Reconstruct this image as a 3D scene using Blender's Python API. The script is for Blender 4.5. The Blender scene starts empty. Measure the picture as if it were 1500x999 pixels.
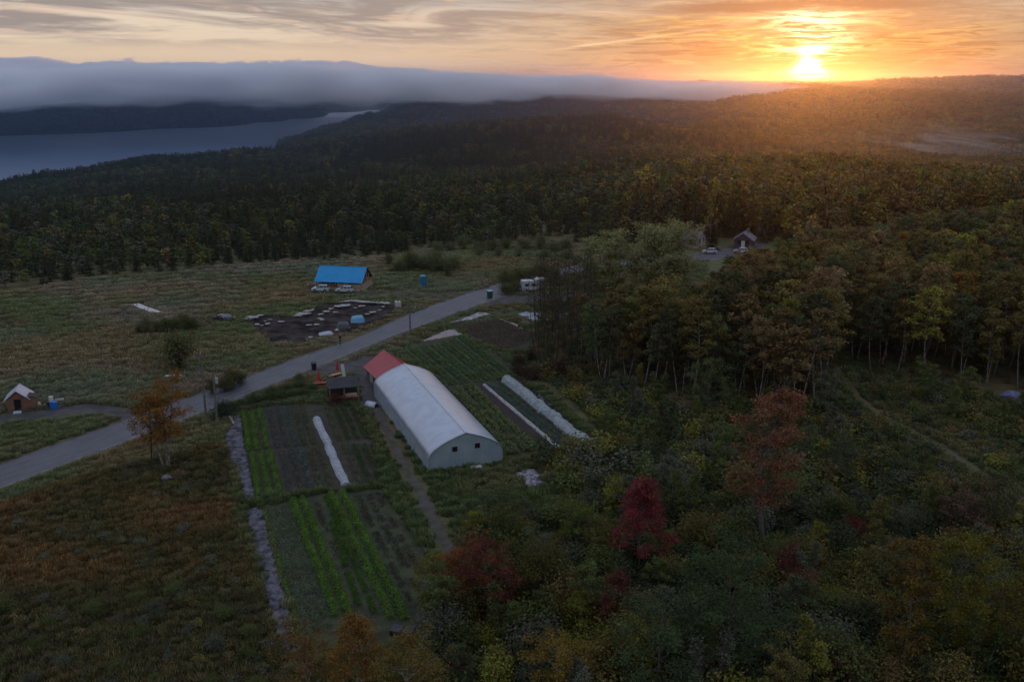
import bpy, bmesh, math, random
import numpy as np
from mathutils import Vector, Matrix

# ---------------------------------------------------------------- camera, sky, sun, exposure
S = bpy.context.scene
COL = S.collection
R = math.radians
CAM_H = 42.0
PITCH = R(15.2)
FPX = 1400.0
SUN_AZ, SUN_EL = 16.6, 1.2

cam_d = bpy.data.cameras.new('camera')
cam_d.sensor_width = 36.0
cam_d.lens = 33.6
cam_d.clip_start = 0.5
cam_d.clip_end = 60000.0
cam = bpy.data.objects.new('camera', cam_d)
COL.objects.link(cam)
cam.location = (0, 0, CAM_H)
cam.rotation_euler = (math.pi / 2 - PITCH, 0, 0)
S.camera = cam

S.view_settings.view_transform = 'Standard'
S.view_settings.look = 'None'
S.view_settings.gamma = 1.0
S.view_settings.use_curve_mapping = False
S.view_settings.exposure = 0.08
S.render.engine = 'CYCLES'
S.cycles.use_denoising = True
S.cycles.denoising_prefilter = 'ACCURATE'
S.cycles.max_bounces = 6
S.cycles.diffuse_bounces = 2
S.cycles.glossy_bounces = 2
S.cycles.transmission_bounces = 3
S.cycles.transparent_max_bounces = 6
S.cycles.volume_bounces = 4
S.cycles.volume_step_rate = 1.0
S.cycles.volume_max_steps = 256
S.cycles.sample_clamp_indirect = 3.0
S.cycles.use_adaptive_sampling = True


class NT:
    """tiny node-tree writer"""
    def __init__(s, tree):
        s.t = tree
        s.n = tree.nodes
        s.n.clear()

    def new(s, kind, **kw):
        nd = s.n.new(kind)
        for k, v in kw.items():
            setattr(nd, k, v)
        return nd

    def link(s, a, b):
        s.t.links.new(a, b)

    def put(s, sock, v):
        if hasattr(v, 'is_output'):
            s.link(v, sock)
        elif v is not None:
            if sock.type == 'RGBA' and len(v) == 3:
                v = (*v, 1.0)
            sock.default_value = v

    def m(s, op, a, b=None, c=None, clamp=False):
        nd = s.new('ShaderNodeMath', operation=op, use_clamp=clamp)
        for i, v in enumerate((a, b, c)):
            if v is not None:
                s.put(nd.inputs[i], v)
        return nd.outputs[0]

    def add(s, a, b): return s.m('ADD', a, b)
    def sub(s, a, b): return s.m('SUBTRACT', a, b)
    def mul(s, a, b): return s.m('MULTIPLY', a, b)
    def div(s, a, b): return s.m('DIVIDE', a, b)

    def ss(s, x, a, b):
        nd = s.new('ShaderNodeMapRange', interpolation_type='SMOOTHSTEP')
        s.put(nd.inputs['Value'], x)
        lo, hi, t0, t1 = (a, b, 0.0, 1.0) if a < b else (b, a, 1.0, 0.0)
        nd.inputs['From Min'].default_value = lo
        nd.inputs['From Max'].default_value = hi
        nd.inputs['To Min'].default_value = t0
        nd.inputs['To Max'].default_value = t1
        return nd.outputs[0]

    def xyz(s, x, y, z=0.0):
        nd = s.new('ShaderNodeCombineXYZ')
        for i, v in enumerate((x, y, z)):
            s.put(nd.inputs[i], v)
        return nd.outputs[0]

    def noise(s, vec, scale, detail=3.0, rough=0.55, dist=0.0, col=False):
        nd = s.new('ShaderNodeTexNoise')
        s.put(nd.inputs['Vector'], vec)
        nd.inputs['Scale'].default_value = scale
        nd.inputs['Detail'].default_value = detail
        nd.inputs['Roughness'].default_value = rough
        nd.inputs['Distortion'].default_value = dist
        return nd.outputs['Color' if col else 'Fac']

    def mix(s, f, a, b, blend='MIX'):
        nd = s.new('ShaderNodeMix', data_type='RGBA', blend_type=blend)
        s.put(nd.inputs[0], f)
        s.put(nd.inputs[6], a)
        s.put(nd.inputs[7], b)
        return nd.outputs[2]

    def ramp(s, f, stops, interp='EASE'):
        nd = s.new('ShaderNodeValToRGB')
        nd.color_ramp.interpolation = interp
        e = nd.color_ramp.elements
        while len(e) > 1:
            e.remove(e[-1])
        e[0].position = stops[0][0]
        e[0].color = (*stops[0][1], 1)
        for p, c in stops[1:]:
            x = e.new(p)
            x.color = (*c, 1)
        s.put(nd.inputs[0], f)
        return nd.outputs[0]

    def scale(s, c, k):
        nd = s.new('ShaderNodeVectorMath', operation='SCALE')
        s.put(nd.inputs[0], c)
        s.put(nd.inputs['Scale'], k)
        return nd.outputs[0]

    def vadd(s, a, b):
        nd = s.new('ShaderNodeVectorMath', operation='ADD')
        s.put(nd.inputs[0], a)
        s.put(nd.inputs[1], b)
        return nd.outputs[0]


def build_sky(sun_az=SUN_AZ):
    w = bpy.data.worlds.new('World')
    S.world = w
    w.use_nodes = True
    T = NT(w.node_tree)
    tc = T.new('ShaderNodeTexCoord')
    sep = T.new('ShaderNodeSeparateXYZ')
    T.link(tc.outputs['Generated'], sep.inputs[0])
    x, y, z = sep.outputs
    SUN_AZ = 22.3                                      # in the stretched degrees used for the cloud pattern
    az = T.mul(T.m('ARCTAN2', x, y), 1.343 * 180 / math.pi)
    el = T.mul(T.m('ARCSINE', z), 1.4 * 180 / math.pi)
    daz = T.sub(az, SUN_AZ)
    # angular distance measures to the sun, stretched sideways
    def blob(a0, e0, sa, se):
        dx = T.div(T.sub(az, a0), sa)
        dy = T.div(T.sub(el, e0), se)
        r2 = T.add(T.mul(dx, dx), T.mul(dy, dy))
        return T.m('EXPONENT', T.mul(r2, -1.0))
    # real sky as the base light
    sky = T.new('ShaderNodeTexSky')
    sky.sky_type = 'NISHITA'
    sky.sun_disc = False
    sky.sun_elevation = R(SUN_EL)
    sky.sun_rotation = R(sun_az)
    sky.altitude = 200
    sky.dust_density = 1.5
    base = T.scale(sky.outputs[0], 0.012)
    # high haze and cloud cover, by height above the horizon: 0..90 deg
    e01 = T.div(el, 90.0)
    veil = T.ramp(e01, [(0.0, (.98, .62, .32)), (0.018, (1.02, .74, .44)), (0.045, (.92, .74, .54)), (0.075, (.62, .60, .58)),
                        (0.14, (.48, .68, 1.02)), (0.40, (.51, .80, 1.28)), (1.0, (.49, .78, 1.28))])
    warm = blob(SUN_AZ + 1, 1.0, 22.0, 9.0)
    gold = T.ramp(T.div(el, 9.0), [(0.0, (.34, .115, .006)), (0.22, (.36, .155, .018)), (0.5, (.34, .195, .06)), (0.75, (.30, .235, .155)), (1.0, (.36, .32, .30))])
    c = T.mix(warm, veil, gold)
    # broad sheets of high cloud, drawn out sideways and sinking to the right
    def streak(fa, fe, tilt, off, detail=5, rough=0.6, dist=0.6):
        return T.noise(T.xyz(T.mul(az, fa), T.add(T.mul(el, fe), T.mul(az, tilt)), off), 1.0, detail, rough, dist)
    n1 = streak(.055, .50, .030, 2.3, 5, .56, .9)
    n2 = streak(.11, 1.25, .045, 5.2, 6, .62, .9)
    m1 = T.ss(T.add(n1, T.mul(T.sub(n2, .5), .45)), 0.36, 0.56)
    hi = T.ss(el, 1.7, 4.0)
    away = T.sub(1.0, T.mul(warm, .85))
    c = T.mix(T.mul(T.mul(m1, hi), T.add(.25, T.mul(away, .68))), c, T.mix(warm, (.34, .275, .245), (.32, .17, .085)))
    m2 = T.ss(n2, 0.53, 0.66)
    c = T.mix(T.mul(m2, T.mul(0.6, away)), c, (.98, .70, .50))
    # orange and gold wisps spreading from the sun
    n3 = streak(.17, 1.35, -.055, 7.1, 6, .64, 1.3)
    n5 = streak(.26, 2.9, .02, 17.3, 6, .66, 1.0)
    near = blob(SUN_AZ - 2.0, 2.6, 12.0, 3.4)
    c = T.mix(T.mul(T.mul(T.ss(n3, 0.50, 0.60), near), 0.95), c, (1.0, .60, .16))
    c = T.mix(T.mul(T.mul(T.ss(n5, 0.50, 0.62), blob(SUN_AZ + 1, 2.0, 19.0, 3.2)), 0.95), c, (.20, .08, .016))
    c = T.mix(T.mul(T.mul(T.ss(n3, 0.50, 0.38), blob(SUN_AZ + 10, 4.6, 9.0, 2.4)), 0.7), c, (.36, .24, .17))
    # dark bar of cloud high over the sun
    n4 = T.noise(T.xyz(T.mul(az, 0.2), T.mul(el, 1.3), 11.0), 1.0, 5, 0.65, 0.5)
    bar = T.mul(T.ss(T.add(T.m('ABSOLUTE', T.sub(T.sub(el, 5.78), T.mul(T.m('ABSOLUTE', daz), -0.045))), T.mul(T.sub(n4, 0.5), 1.0)), 0.58, 0.16),
                T.mul(T.ss(az, 8.0, 16.0), T.ss(az, 35.0, 26.0)))
    # sun behind thin cloud: a hot core and a broken column of light above it
    br = T.add(T.ss(n5, 0.56, 0.42), .06)
    colm = T.mul(blob(SUN_AZ + 0.2, 2.9, 2.2, 1.5), br)
    cap = T.mul(blob(SUN_AZ - .4, 4.7, 3.4, .7), T.ss(n3, 0.40, 0.54))
    wv = T.add(T.mul(T.sub(n5, .5), 5.0), T.mul(T.sub(n3, .5), 3.0))
    cx = T.div(T.add(T.sub(az, SUN_AZ), T.mul(wv, .35)), T.add(.55, T.mul(T.ss(el, 1.6, 0.2), .75)))
    cy = T.div(T.sub(el, 1.0), 1.15)
    core = T.m('EXPONENT', T.mul(T.add(T.mul(cx, cx), T.m('POWER', T.m('ABSOLUTE', cy), 2.6)), -1.0))
    core = T.mul(core, T.add(.35, T.mul(T.ss(n5, .60, .44), .65)))
    glow = blob(SUN_AZ, 1.0, 4.0, 1.8)
    c = T.vadd(c, T.scale((1.0, .36, .02), T.mul(glow, 0.20)))
    c = T.vadd(c, T.scale((1.0, .82, .48), T.mul(colm, 2.6)))
    c = T.vadd(c, T.scale((1.0, .84, .52), T.mul(cap, 1.15)))
    c = T.mix(T.mul(bar, 0.92), c, (.20, .105, .080))
    c = T.vadd(c, T.scale((1.0, .80, .48), T.mul(core, 10.0)))
    # one old contrail, left of the sun
    line = T.sub(el, T.add(3.15, T.mul(T.sub(az, 9.0), 0.125)))
    ctr = T.mul(T.m('EXPONENT', T.mul(T.mul(line, line), -130.0)), T.mul(T.ss(az, 2.0, 6.0), T.ss(az, 16.0, 13.0)))
    c = T.vadd(c, T.scale((.55, .38, .20), T.mul(ctr, 0.6)))
    # below the horizon: dim ground light
    c = T.mix(T.ss(el, -0.4, -2.5), c, (.035, .035, .04))
    c = T.vadd(T.scale(c, 0.92), base)
    bg = T.new('ShaderNodeBackground')
    T.link(c, bg.inputs[0])
    bg.inputs[1].default_value = 1.0
    out = T.new('ShaderNodeOutputWorld')
    T.link(bg.outputs[0], out.inputs[0])
    w.cycles.sampling_method = 'MANUAL'
    w.cycles.sample_map_resolution = 1024


build_sky()
sun_d = bpy.data.lights.new('sun', 'SUN')
sun_d.energy = 1.15
sun_d.angle = R(1.0)
sun_d.color = (1.0, .20, .02)
sun = bpy.data.objects.new('sun', sun_d)
COL.objects.link(sun)
_sd = Vector((math.sin(R(SUN_AZ)) * math.cos(R(SUN_EL)), math.cos(R(SUN_AZ)) * math.cos(R(SUN_EL)), math.sin(R(SUN_EL))))
sun.rotation_euler = _sd.to_track_quat('Z', 'Y').to_euler()
sun.location = (0, 0, 300)

# ---------------------------------------------------------------- helpers
random.seed(7)
CP, SP = math.cos(PITCH), math.sin(PITCH)


def P(px, py, z=0.0):
    """the place on level z seen at this spot of the photograph"""
    u = (px - 750.0) / FPX
    v = (py - 499.5) / FPX
    dx, dy, dz = u, CP - v * SP, -SP - v * CP
    t = (z - CAM_H) / dz
    return Vector((dx * t, dy * t, z))


def tan_el(az, py):
    v = (py - 499.5) / FPX
    return (-SP - v * CP) * math.cos(R(az)) / (CP - v * SP)


def hash2(ix, iy, seed):
    h = np.sin(ix * 127.1 + iy * 311.7 + seed * 74.7) * 43758.5453
    return h - np.floor(h)


def vnoise(x, y, seed=0):
    ix, iy = np.floor(x), np.floor(y)
    fx, fy = x - ix, y - iy
    fx = fx * fx * (3 - 2 * fx)
    fy = fy * fy * (3 - 2 * fy)
    a, b = hash2(ix, iy, seed), hash2(ix + 1, iy, seed)
    c, d = hash2(ix, iy + 1, seed), hash2(ix + 1, iy + 1, seed)
    return (a * (1 - fx) + b * fx) * (1 - fy) + (c * (1 - fx) + d * fx) * fy - 0.5


def fbm(x, y, seed=0, n=4):
    t = 0
    for i in range(n):
        t = t + vnoise(x * 2 ** i, y * 2 ** i, seed + i * 13) * 0.5 ** i
    return t


def tag(o, label=None, cat=None, group=None, kind=None):
    if label: o['label'] = label
    if cat: o['category'] = cat
    if group: o['group'] = group
    if kind: o['kind'] = kind
    return o


def link_mesh(name, verts, faces, mat=None, parent=None, smooth=False):
    me = bpy.data.meshes.new(name)
    me.from_pydata([tuple(v) for v in verts], [], faces)
    if mat: me.materials.append(mat)
    if smooth:
        me.polygons.foreach_set('use_smooth', [True] * len(me.polygons))
    me.update()
    o = bpy.data.objects.new(name, me)
    COL.objects.link(o)
    if parent: o.parent = parent
    return o


# ---------------------------------------------------------------- terrain
WATER_Z = -175.0


def spread(az):
    return math.degrees(math.atan(math.tan(R(az)) * .73))


def zy(az, py, D, tree=9.0):
    return CAM_H + 1.4 * D * tan_el(spread(az), py) - tree


L0 = [(0, 0), (165, 0), (195, -3)]
PROFILE = {
    -62: L0 + [(300, -22), (600, -75), (1200, -150), (1600, -185), (3000, -190), (3300, -180), (4200, 40), (14000, 60)],
    -38: L0 + [(300, -20), (500, -48), (800, -84), (1100, -110), (1450, zy(-38, 277, 1450)), (1650, -182), (3000, -186), (3250, -176), (3700, -40), (4300, 50), (14000, 80)],
    -33: L0 + [(300, -18), (500, -44), (800, -80), (1100, -104), (1450, zy(-33, 252, 1450)), (1680, -182), (3050, -186), (3300, -176), (3700, -40), (4300, 60), (14000, 80)],
    -26: L0 + [(300, -16), (500, -40), (800, -72), (1100, -90), (1400, zy(-26, 223, 1400)), (1750, -182), (3300, -186), (3550, -176), (3900, -50), (4600, 60), (14000, 80)],
    -19: L0 + [(300, -14), (500, -38), (800, -68), (1100, -80), (1350, zy(-19, 208, 1350)), (1750, -180), (3600, -186), (4000, -177), (4250, -80), (4700, 40), (14000, 80)],
    -17: L0 + [(300, -13), (500, -38), (800, -66), (1100, -76), (1350, zy(-17, 203, 1350)), (1800, -120), (2800, zy(-17, 200, 2800)), (3150, -180), (4100, -186), (4350, -177), (4600, -80), (5000, 40), (14000, 80)],
    -14: L0 + [(300, -12), (500, -38), (800, -62), (1050, -70), (1300, zy(-14, 197, 1300)), (1800, -105), (2850, zy(-14, 182, 2850)), (3250, -180), (4900, -186), (5150, -177), (5400, -80), (6000, 20), (14000, 60)],
    -11: L0 + [(300, -11), (500, -38), (800, -58), (1000, -62), (1250, zy(-11, 190, 1250)), (1750, -90), (2900, zy(-11, 167, 2900)), (3400, -180), (5300, -186), (5600, -176), (6200, 0), (14000, 60)],
    -7: L0 + [(300, -10), (500, -36), (750, -50), (950, -50), (1200, zy(-7, 183, 1200)), (1900, -125), (2900, zy(-7, 153, 2900)), (3600, -90), (5000, -40), (14000, 60)],
    -3: L0 + [(300, -9), (500, -34), (700, -44), (900, -42), (1170, zy(-3, 176, 1170)), (1900, -125), (2900, zy(-3, 148, 2900)), (3600, -50), (5000, 0), (14000, 40)],
    2.5: L0[:2] + [(210, 0), (240, -3), (320, -9), (500, -30), (700, -40), (900, -38), (1150, zy(2.5, 171, 1150)), (1900, -115), (2900, zy(2.5, 148, 2900)), (3600, -30), (5000, 10), (14000, 40)],
    7: L0[:2] + [(215, 0), (260, -1), (340, -6), (500, -26), (700, -38), (900, -38), (1150, zy(7, 173, 1150)), (1900, -110), (3000, zy(7, 148, 3000)), (3700, -20), (5000, 10), (14000, 40)],
    13: L0[:2] + [(280, 0), (340, -4), (500, -26), (700, -42), (900, -48), (1150, zy(13, 196, 1150)), (1900, -100), (3000, zy(13, 144, 3000)), (3700, -10), (5000, 10), (14000, 40)],
    18: L0[:2] + [(300, 0), (340, -3), (500, -30), (700, -50), (950, -60), (1300, -58), (1900, -48), (2900, zy(18, 136, 2900)), (3600, 0), (5000, 10), (14000, 40)],
    22.5: L0[:2] + [(310, 0), (350, -4), (500, -30), (700, -52), (950, -64), (1400, -62), (2000, -42), (3000, zy(22.5, 128, 3000)), (3700, 0), (5200, 5), (14000, 40)],
    29: L0[:2] + [(290, 0), (340, -5), (500, -32), (700, -52), (950, -64), (1400, -60), (2000, -30), (2600, zy(29, 137, 2600)), (3300, -15), (4600, zy(29, 119, 4600)), (6000, 30), (14000, 40)],
    35: L0[:2] + [(270, 0), (330, -6), (500, -32), (700, -52), (950, -64), (1400, -58), (2000, -26), (2600, zy(35, 136, 2600)), (3300, -15), (4600, zy(35, 112, 4600)), (6000, 30), (14000, 40)],
    41: L0[:2] + [(260, 0), (330, -6), (500, -32), (700, -52), (950, -62), (1400, -54), (2600, 8), (3300, -5), (4600, 70), (6000, 30), (14000, 40)],
    62: L0[:2] + [(300, 0), (600, -20), (1400, -20), (2600, 10), (4600, 60), (14000, 40)],
}
PROFILE = {spread(a): [(D * 1.4, z) for D, z in k] for a, k in PROFILE.items()}
_AZ = np.array(sorted(PROFILE))
_AM = _AZ[-1] - .01
_LD = np.log(np.concatenate([[1.0], np.geomspace(140, 19600, 260)]))
_TAB = np.zeros((len(_AZ), len(_LD)))
for _i, _a in enumerate(_AZ):
    _k = np.array(PROFILE[float(_a)])
    _v = np.interp(np.exp(_LD), _k[:, 0], _k[:, 1])
    for _ in range(2):
        _v[2:-1] = (_v[1:-2] + 2 * _v[2:-1] + _v[3:]) / 4
    _TAB[_i] = _v


def H(x, y):
    """ground height"""
    x = np.asarray(x, float)
    y = np.asarray(y, float)
    D = np.hypot(x, y)
    az = np.degrees(np.arctan2(x, y))
    back = np.clip((np.abs(az) - _AM) / 40, 0, 1)
    a = np.clip(az, -_AM, _AM)
    i = np.clip(np.searchsorted(_AZ, a) - 1, 0, len(_AZ) - 2)
    f = (a - _AZ[i]) / (_AZ[i + 1] - _AZ[i])
    f = f * f * (3 - 2 * f)
    ld = np.log(np.maximum(D, 1.0))
    jf = np.interp(ld, _LD, np.arange(len(_LD)))
    j = np.clip(jf.astype(int), 0, len(_LD) - 2)
    g = jf - j
    z0 = _TAB[i, j] * (1 - g) + _TAB[i, j + 1] * g
    z1 = _TAB[i + 1, j] * (1 - g) + _TAB[i + 1, j + 1] * g
    z = z0 * (1 - f) + z1 * f
    z = z * (1 - back)
    amp = np.clip((D - 280) / 800, 0, 1) * np.clip(D / 95, 0, 30)
    land = np.clip((z - WATER_Z) / 60, 0, 1)
    z = z + amp * land * fbm(x / 330.0, y / 330.0, 3, 4) * 1.1
    return z


def ground_mesh():
    az = np.concatenate([np.radians(np.linspace(-180, -52, 44)[:-1]), np.radians(np.linspace(-52, 52, 420)), np.radians(np.linspace(52, 180, 44)[1:-1])])
    D = np.concatenate([np.linspace(4, 225, 24)[:-1], np.geomspace(225, 19600, 320)])
    A, DD = np.meshgrid(az, D)
    X, Y = np.sin(A) * DD, np.cos(A) * DD
    Z = H(X, Y)
    na, nd = len(az), len(D)
    v = np.stack([X, Y, Z], -1).reshape(-1, 3)
    v = np.concatenate([v, [[0, 0, 0]]])
    r = np.arange(nd - 1)[:, None] * na
    c = np.arange(na)[None, :]
    c1 = (c + 1) % na
    q = np.stack([r + c, r + c1, r + na + c1, r + na + c], -1).reshape(-1, 4)
    faces = q[:, ::-1].tolist()
    n0 = len(v) - 1
    faces += [[n0, int((k + 1) % na), int(k)] for k in range(na)]
    return v, faces


def pmat(name, rough=0.9):
    m = bpy.data.materials.new(name)
    m.use_nodes = True
    T = NT(m.node_tree)
    b = T.new('ShaderNodeBsdfPrincipled')
    b.inputs['Roughness'].default_value = rough
    o = T.new('ShaderNodeOutputMaterial')
    T.link(b.outputs[0], o.inputs[0])
    return m, T, b, o


def terrain_mat():
    m, T, b, o = pmat('ground', 1.0)
    b.inputs['Specular IOR Level'].default_value = 0.1
    g = T.new('ShaderNodeNewGeometry')
    pos = g.outputs['Position']
    sp = T.new('ShaderNodeSeparateXYZ')
    T.link(pos, sp.inputs[0])
    big = T.noise(pos, 0.035, 4, 0.6, 0.3)
    mid = T.noise(pos, 0.22, 5, 0.65, 0.3)
    fine = T.noise(pos, 1.6, 4, 0.7)
    c = T.ramp(big, [(.30, (.10, .105, .048)), (.45, (.13, .125, .058)), (.58, (.165, .125, .066)), (.72, (.125, .135, .066))])
    c = T.mix(T.ss(mid, .42, .66), c, (.085, .080, .038))
    c = T.mix(T.mul(T.ss(fine, .48, .72), 0.55), c, (.22, .18, .10))
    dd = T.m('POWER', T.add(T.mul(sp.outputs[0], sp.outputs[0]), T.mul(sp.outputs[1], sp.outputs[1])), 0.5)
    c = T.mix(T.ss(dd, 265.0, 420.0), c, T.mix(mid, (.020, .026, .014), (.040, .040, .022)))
    T.put(b.inputs['Base Color'], c)
    bm = T.new('ShaderNodeBump')
    bm.inputs['Strength'].default_value = 0.9
    bm.inputs['Distance'].default_value = 0.5
    T.link(T.add(fine, T.mul(mid, 2.0)), bm.inputs['Height'])
    T.link(bm.outputs[0], b.inputs['Normal'])
    return m


_v, _f = ground_mesh()
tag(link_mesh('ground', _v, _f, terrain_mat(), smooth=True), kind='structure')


def water():
    m, T, b, o = pmat('lake_water', 0.32)
    b.inputs['Base Color'].default_value = (.045, .092, .175, 1)
    b.inputs['IOR'].default_value = 1.33
    g = T.new('ShaderNodeNewGeometry')
    n = T.noise(g.outputs['Position'], 0.02, 4, 0.6)
    bm = T.new('ShaderNodeBump')
    bm.inputs['Strength'].default_value = 0.35
    bm.inputs['Distance'].default_value = 6.0
    T.link(n, bm.inputs['Height'])
    T.link(bm.outputs[0], b.inputs['Normal'])
    xs = [(-11000, 1200), (3000, 1200), (3000, 17000), (-11000, 17000)]
    tag(link_mesh('water', [(x, y, WATER_Z) for x, y in xs], [[0, 1, 2, 3]], m), kind='structure')


water()


def haze():
    m = bpy.data.materials.new('haze')
    m.use_nodes = True
    T = NT(m.node_tree)
    v = T.new('ShaderNodeVolumePrincipled')
    v.inputs['Color'].default_value = (.38, .63, 1.0, 1)
    v.inputs['Density'].default_value = 7.5e-5
    v.inputs['Anisotropy'].default_value = 0.885
    o = T.new('ShaderNodeOutputMaterial')
    T.link(v.outputs[0], o.inputs['Volume'])
    x0, x1, y0, y1, z0, z1 = -21000, 21000, -21000, 21000, -215, 172
    vs = [(x0, y0, z0), (x1, y0, z0), (x1, y1, z0), (x0, y1, z0), (x0, y0, z1), (x1, y0, z1), (x1, y1, z1), (x0, y1, z1)]
    fs = [[3, 2, 1, 0], [4, 5, 6, 7], [0, 1, 5, 4], [1, 2, 6, 5], [2, 3, 7, 6], [3, 0, 4, 7]]
    tag(link_mesh('haze', vs, fs, m), kind='stuff')


haze()


def fog_bank():
    """a low stratus bank lying over the lake and lapping on the hills"""
    m = bpy.data.materials.new('fog')
    m.use_nodes = True
    m.cycles.volume_step_rate = 0.15
    T = NT(m.node_tree)
    g = T.new('ShaderNodeNewGeometry')
    sp = T.new('ShaderNodeSeparateXYZ')
    T.link(g.outputs['Position'], sp.inputs[0])
    x, y, z = sp.outputs
    n = T.noise(T.xyz(T.mul(x, .0011), T.mul(y, .0007), T.mul(z, .006)), 1.0, 4, 0.62)
    n2 = T.noise(T.xyz(T.mul(x, .0042), T.mul(y, .0022), T.mul(z, .016)), 1.0, 3, 0.62)
    wob = T.add(T.mul(T.sub(n, 0.5), 130.0), T.mul(T.sub(n2, 0.5), 70.0))
    az = T.mul(T.m('ARCTAN2', x, y), 1.343 * 180 / math.pi)
    topz = T.add(T.add(82.0, T.mul(wob, 0.70)), T.mul(T.ss(az, -8.0, 22.0), -58.0))
    lump = T.mul(T.ss(T.noise(T.xyz(T.mul(x, .0021), T.mul(y, .0006), T.mul(z, .004)), 1.0, 5, .66), .40, .62), T.ss(az, -7.0, -17.0))
    topz = T.add(topz, T.mul(T.mul(lump, 62.0), T.ss(y, 3500.0, 4200.0)))
    botz = T.add(T.add(-40.0, T.mul(wob, 1.45)), T.mul(T.ss(az, -12.0, 4.0), 16.0))
    d = T.mul(T.ss(T.sub(topz, z), 0.0, 9.0), T.ss(T.sub(z, botz), 0.0, 46.0))
    d = T.mul(d, T.ss(T.add(az, T.mul(T.sub(n, .5), 14.0)), 24.0, 15.0))
    d = T.mul(d, T.add(.25, T.mul(T.ss(n2, .36, .60), 1.0)))
    v = T.new('ShaderNodeVolumePrincipled')
    v.inputs['Color'].default_value = (.985, .988, .995, 1)
    v.inputs['Anisotropy'].default_value = 0.1
    T.link(T.mul(d, 0.020), v.inputs['Density'])
    o = T.new('ShaderNodeOutputMaterial')
    T.link(v.outputs[0], o.inputs['Volume'])
    # closed slab curving round: in front, left of the sun
    az_ = np.radians(np.linspace(-38, 19, 25))
    ring = []
    for D0, zz in ((3430, -80), (7000, -80), (7000, 165), (3430, 165)):
        ring.append([(math.sin(a) * D0, math.cos(a) * D0, zz) for a in az_])
    n_ = len(az_)
    vs = [p for r in ring for p in r]
    fs = []
    for k in range(4):
        k2 = (k + 1) % 4
        for i in range(n_ - 1):
            fs.append([k * n_ + i, k * n_ + i + 1, k2 * n_ + i + 1, k2 * n_ + i])
    fs.append([k * n_ for k in range(4)])
    fs.append([k * n_ + n_ - 1 for k in range(4)][::-1])
    ob = link_mesh('fog', vs, fs, m)
    me = ob.data
    bm = bmesh.new(); bm.from_mesh(me); bmesh.ops.recalc_face_normals(bm, faces=bm.faces); bm.to_mesh(me); bm.free()
    tag(ob, kind='stuff')


fog_bank()


def mist():
    """a thin ribbon of mist lying in the valley below the sun"""
    m = bpy.data.materials.new('mist')
    m.use_nodes = True
    m.cycles.volume_step_rate = 0.4
    T = NT(m.node_tree)
    g = T.new('ShaderNodeNewGeometry')
    sp = T.new('ShaderNodeSeparateXYZ')
    T.link(g.outputs['Position'], sp.inputs[0])
    x, y, z = sp.outputs
    tc = T.new('ShaderNodeTexCoord')
    ob = T.new('ShaderNodeVectorMath', operation='LENGTH')
    T.link(tc.outputs['Object'], ob.inputs[0])
    n = T.noise(T.xyz(T.add(T.mul(x, .012), T.mul(z, .05)), T.mul(y, .012), T.mul(z, .03)), 1.0, 4, .62, 1.2)
    d = T.mul(T.mul(T.ss(n, .50, .72), T.ss(ob.outputs['Value'], 1.0, .1)), .011)
    v = T.new('ShaderNodeVolumePrincipled')
    v.inputs['Color'].default_value = (.9, .9, .92, 1)
    T.link(d, v.inputs['Density'])
    o = T.new('ShaderNodeOutputMaterial')
    T.link(v.outputs[0], o.inputs['Volume'])
    bm = bmesh.new()
    bmesh.ops.create_icosphere(bm, subdivisions=3, radius=1)
    me = bpy.data.meshes.new('mist'); bm.to_mesh(me); bm.free()
    me.materials.append(m)
    o = bpy.data.objects.new('mist', me); COL.objects.link(o)
    o.location = (575, 1300, -36)
    o.scale = (230, 90, 34)
    o.rotation_euler = (0, 0, R(-18))
    tag(o, kind='stuff')


mist()

# ---------------------------------------------------------------- materials
MATS = {}


def mat(name, col, rough=0.85, var=0.0, vscale=2.0, col2=None, spec=0.3, metal=0.0, bump=0.0, bscale=6.0, object_space=True):
    if name in MATS: return MATS[name]
    m, T, b, o = pmat(name, rough)
    b.inputs['Specular IOR Level'].default_value = spec
    b.inputs['Metallic'].default_value = metal
    tc = T.new('ShaderNodeTexCoord').outputs['Object'] if object_space else T.new('ShaderNodeNewGeometry').outputs['Position']
    c = col
    if col2 is not None or var:
        n = T.noise(tc, vscale, 4, 0.62, 0.3)
        if col2 is None:
            col2 = tuple(x * (1 - var) for x in col)
        c = T.mix(T.ss(n, .36, .64), col, col2)
    T.put(b.inputs['Base Color'], c)
    if bump:
        bm = T.new('ShaderNodeBump')
        bm.inputs['Strength'].default_value = bump
        bm.inputs['Distance'].default_value = 0.2
        T.link(T.noise(tc, bscale, 4, 0.65), bm.inputs['Height'])
        T.link(bm.outputs[0], b.inputs['Normal'])
    MATS[name] = m
    return m


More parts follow.
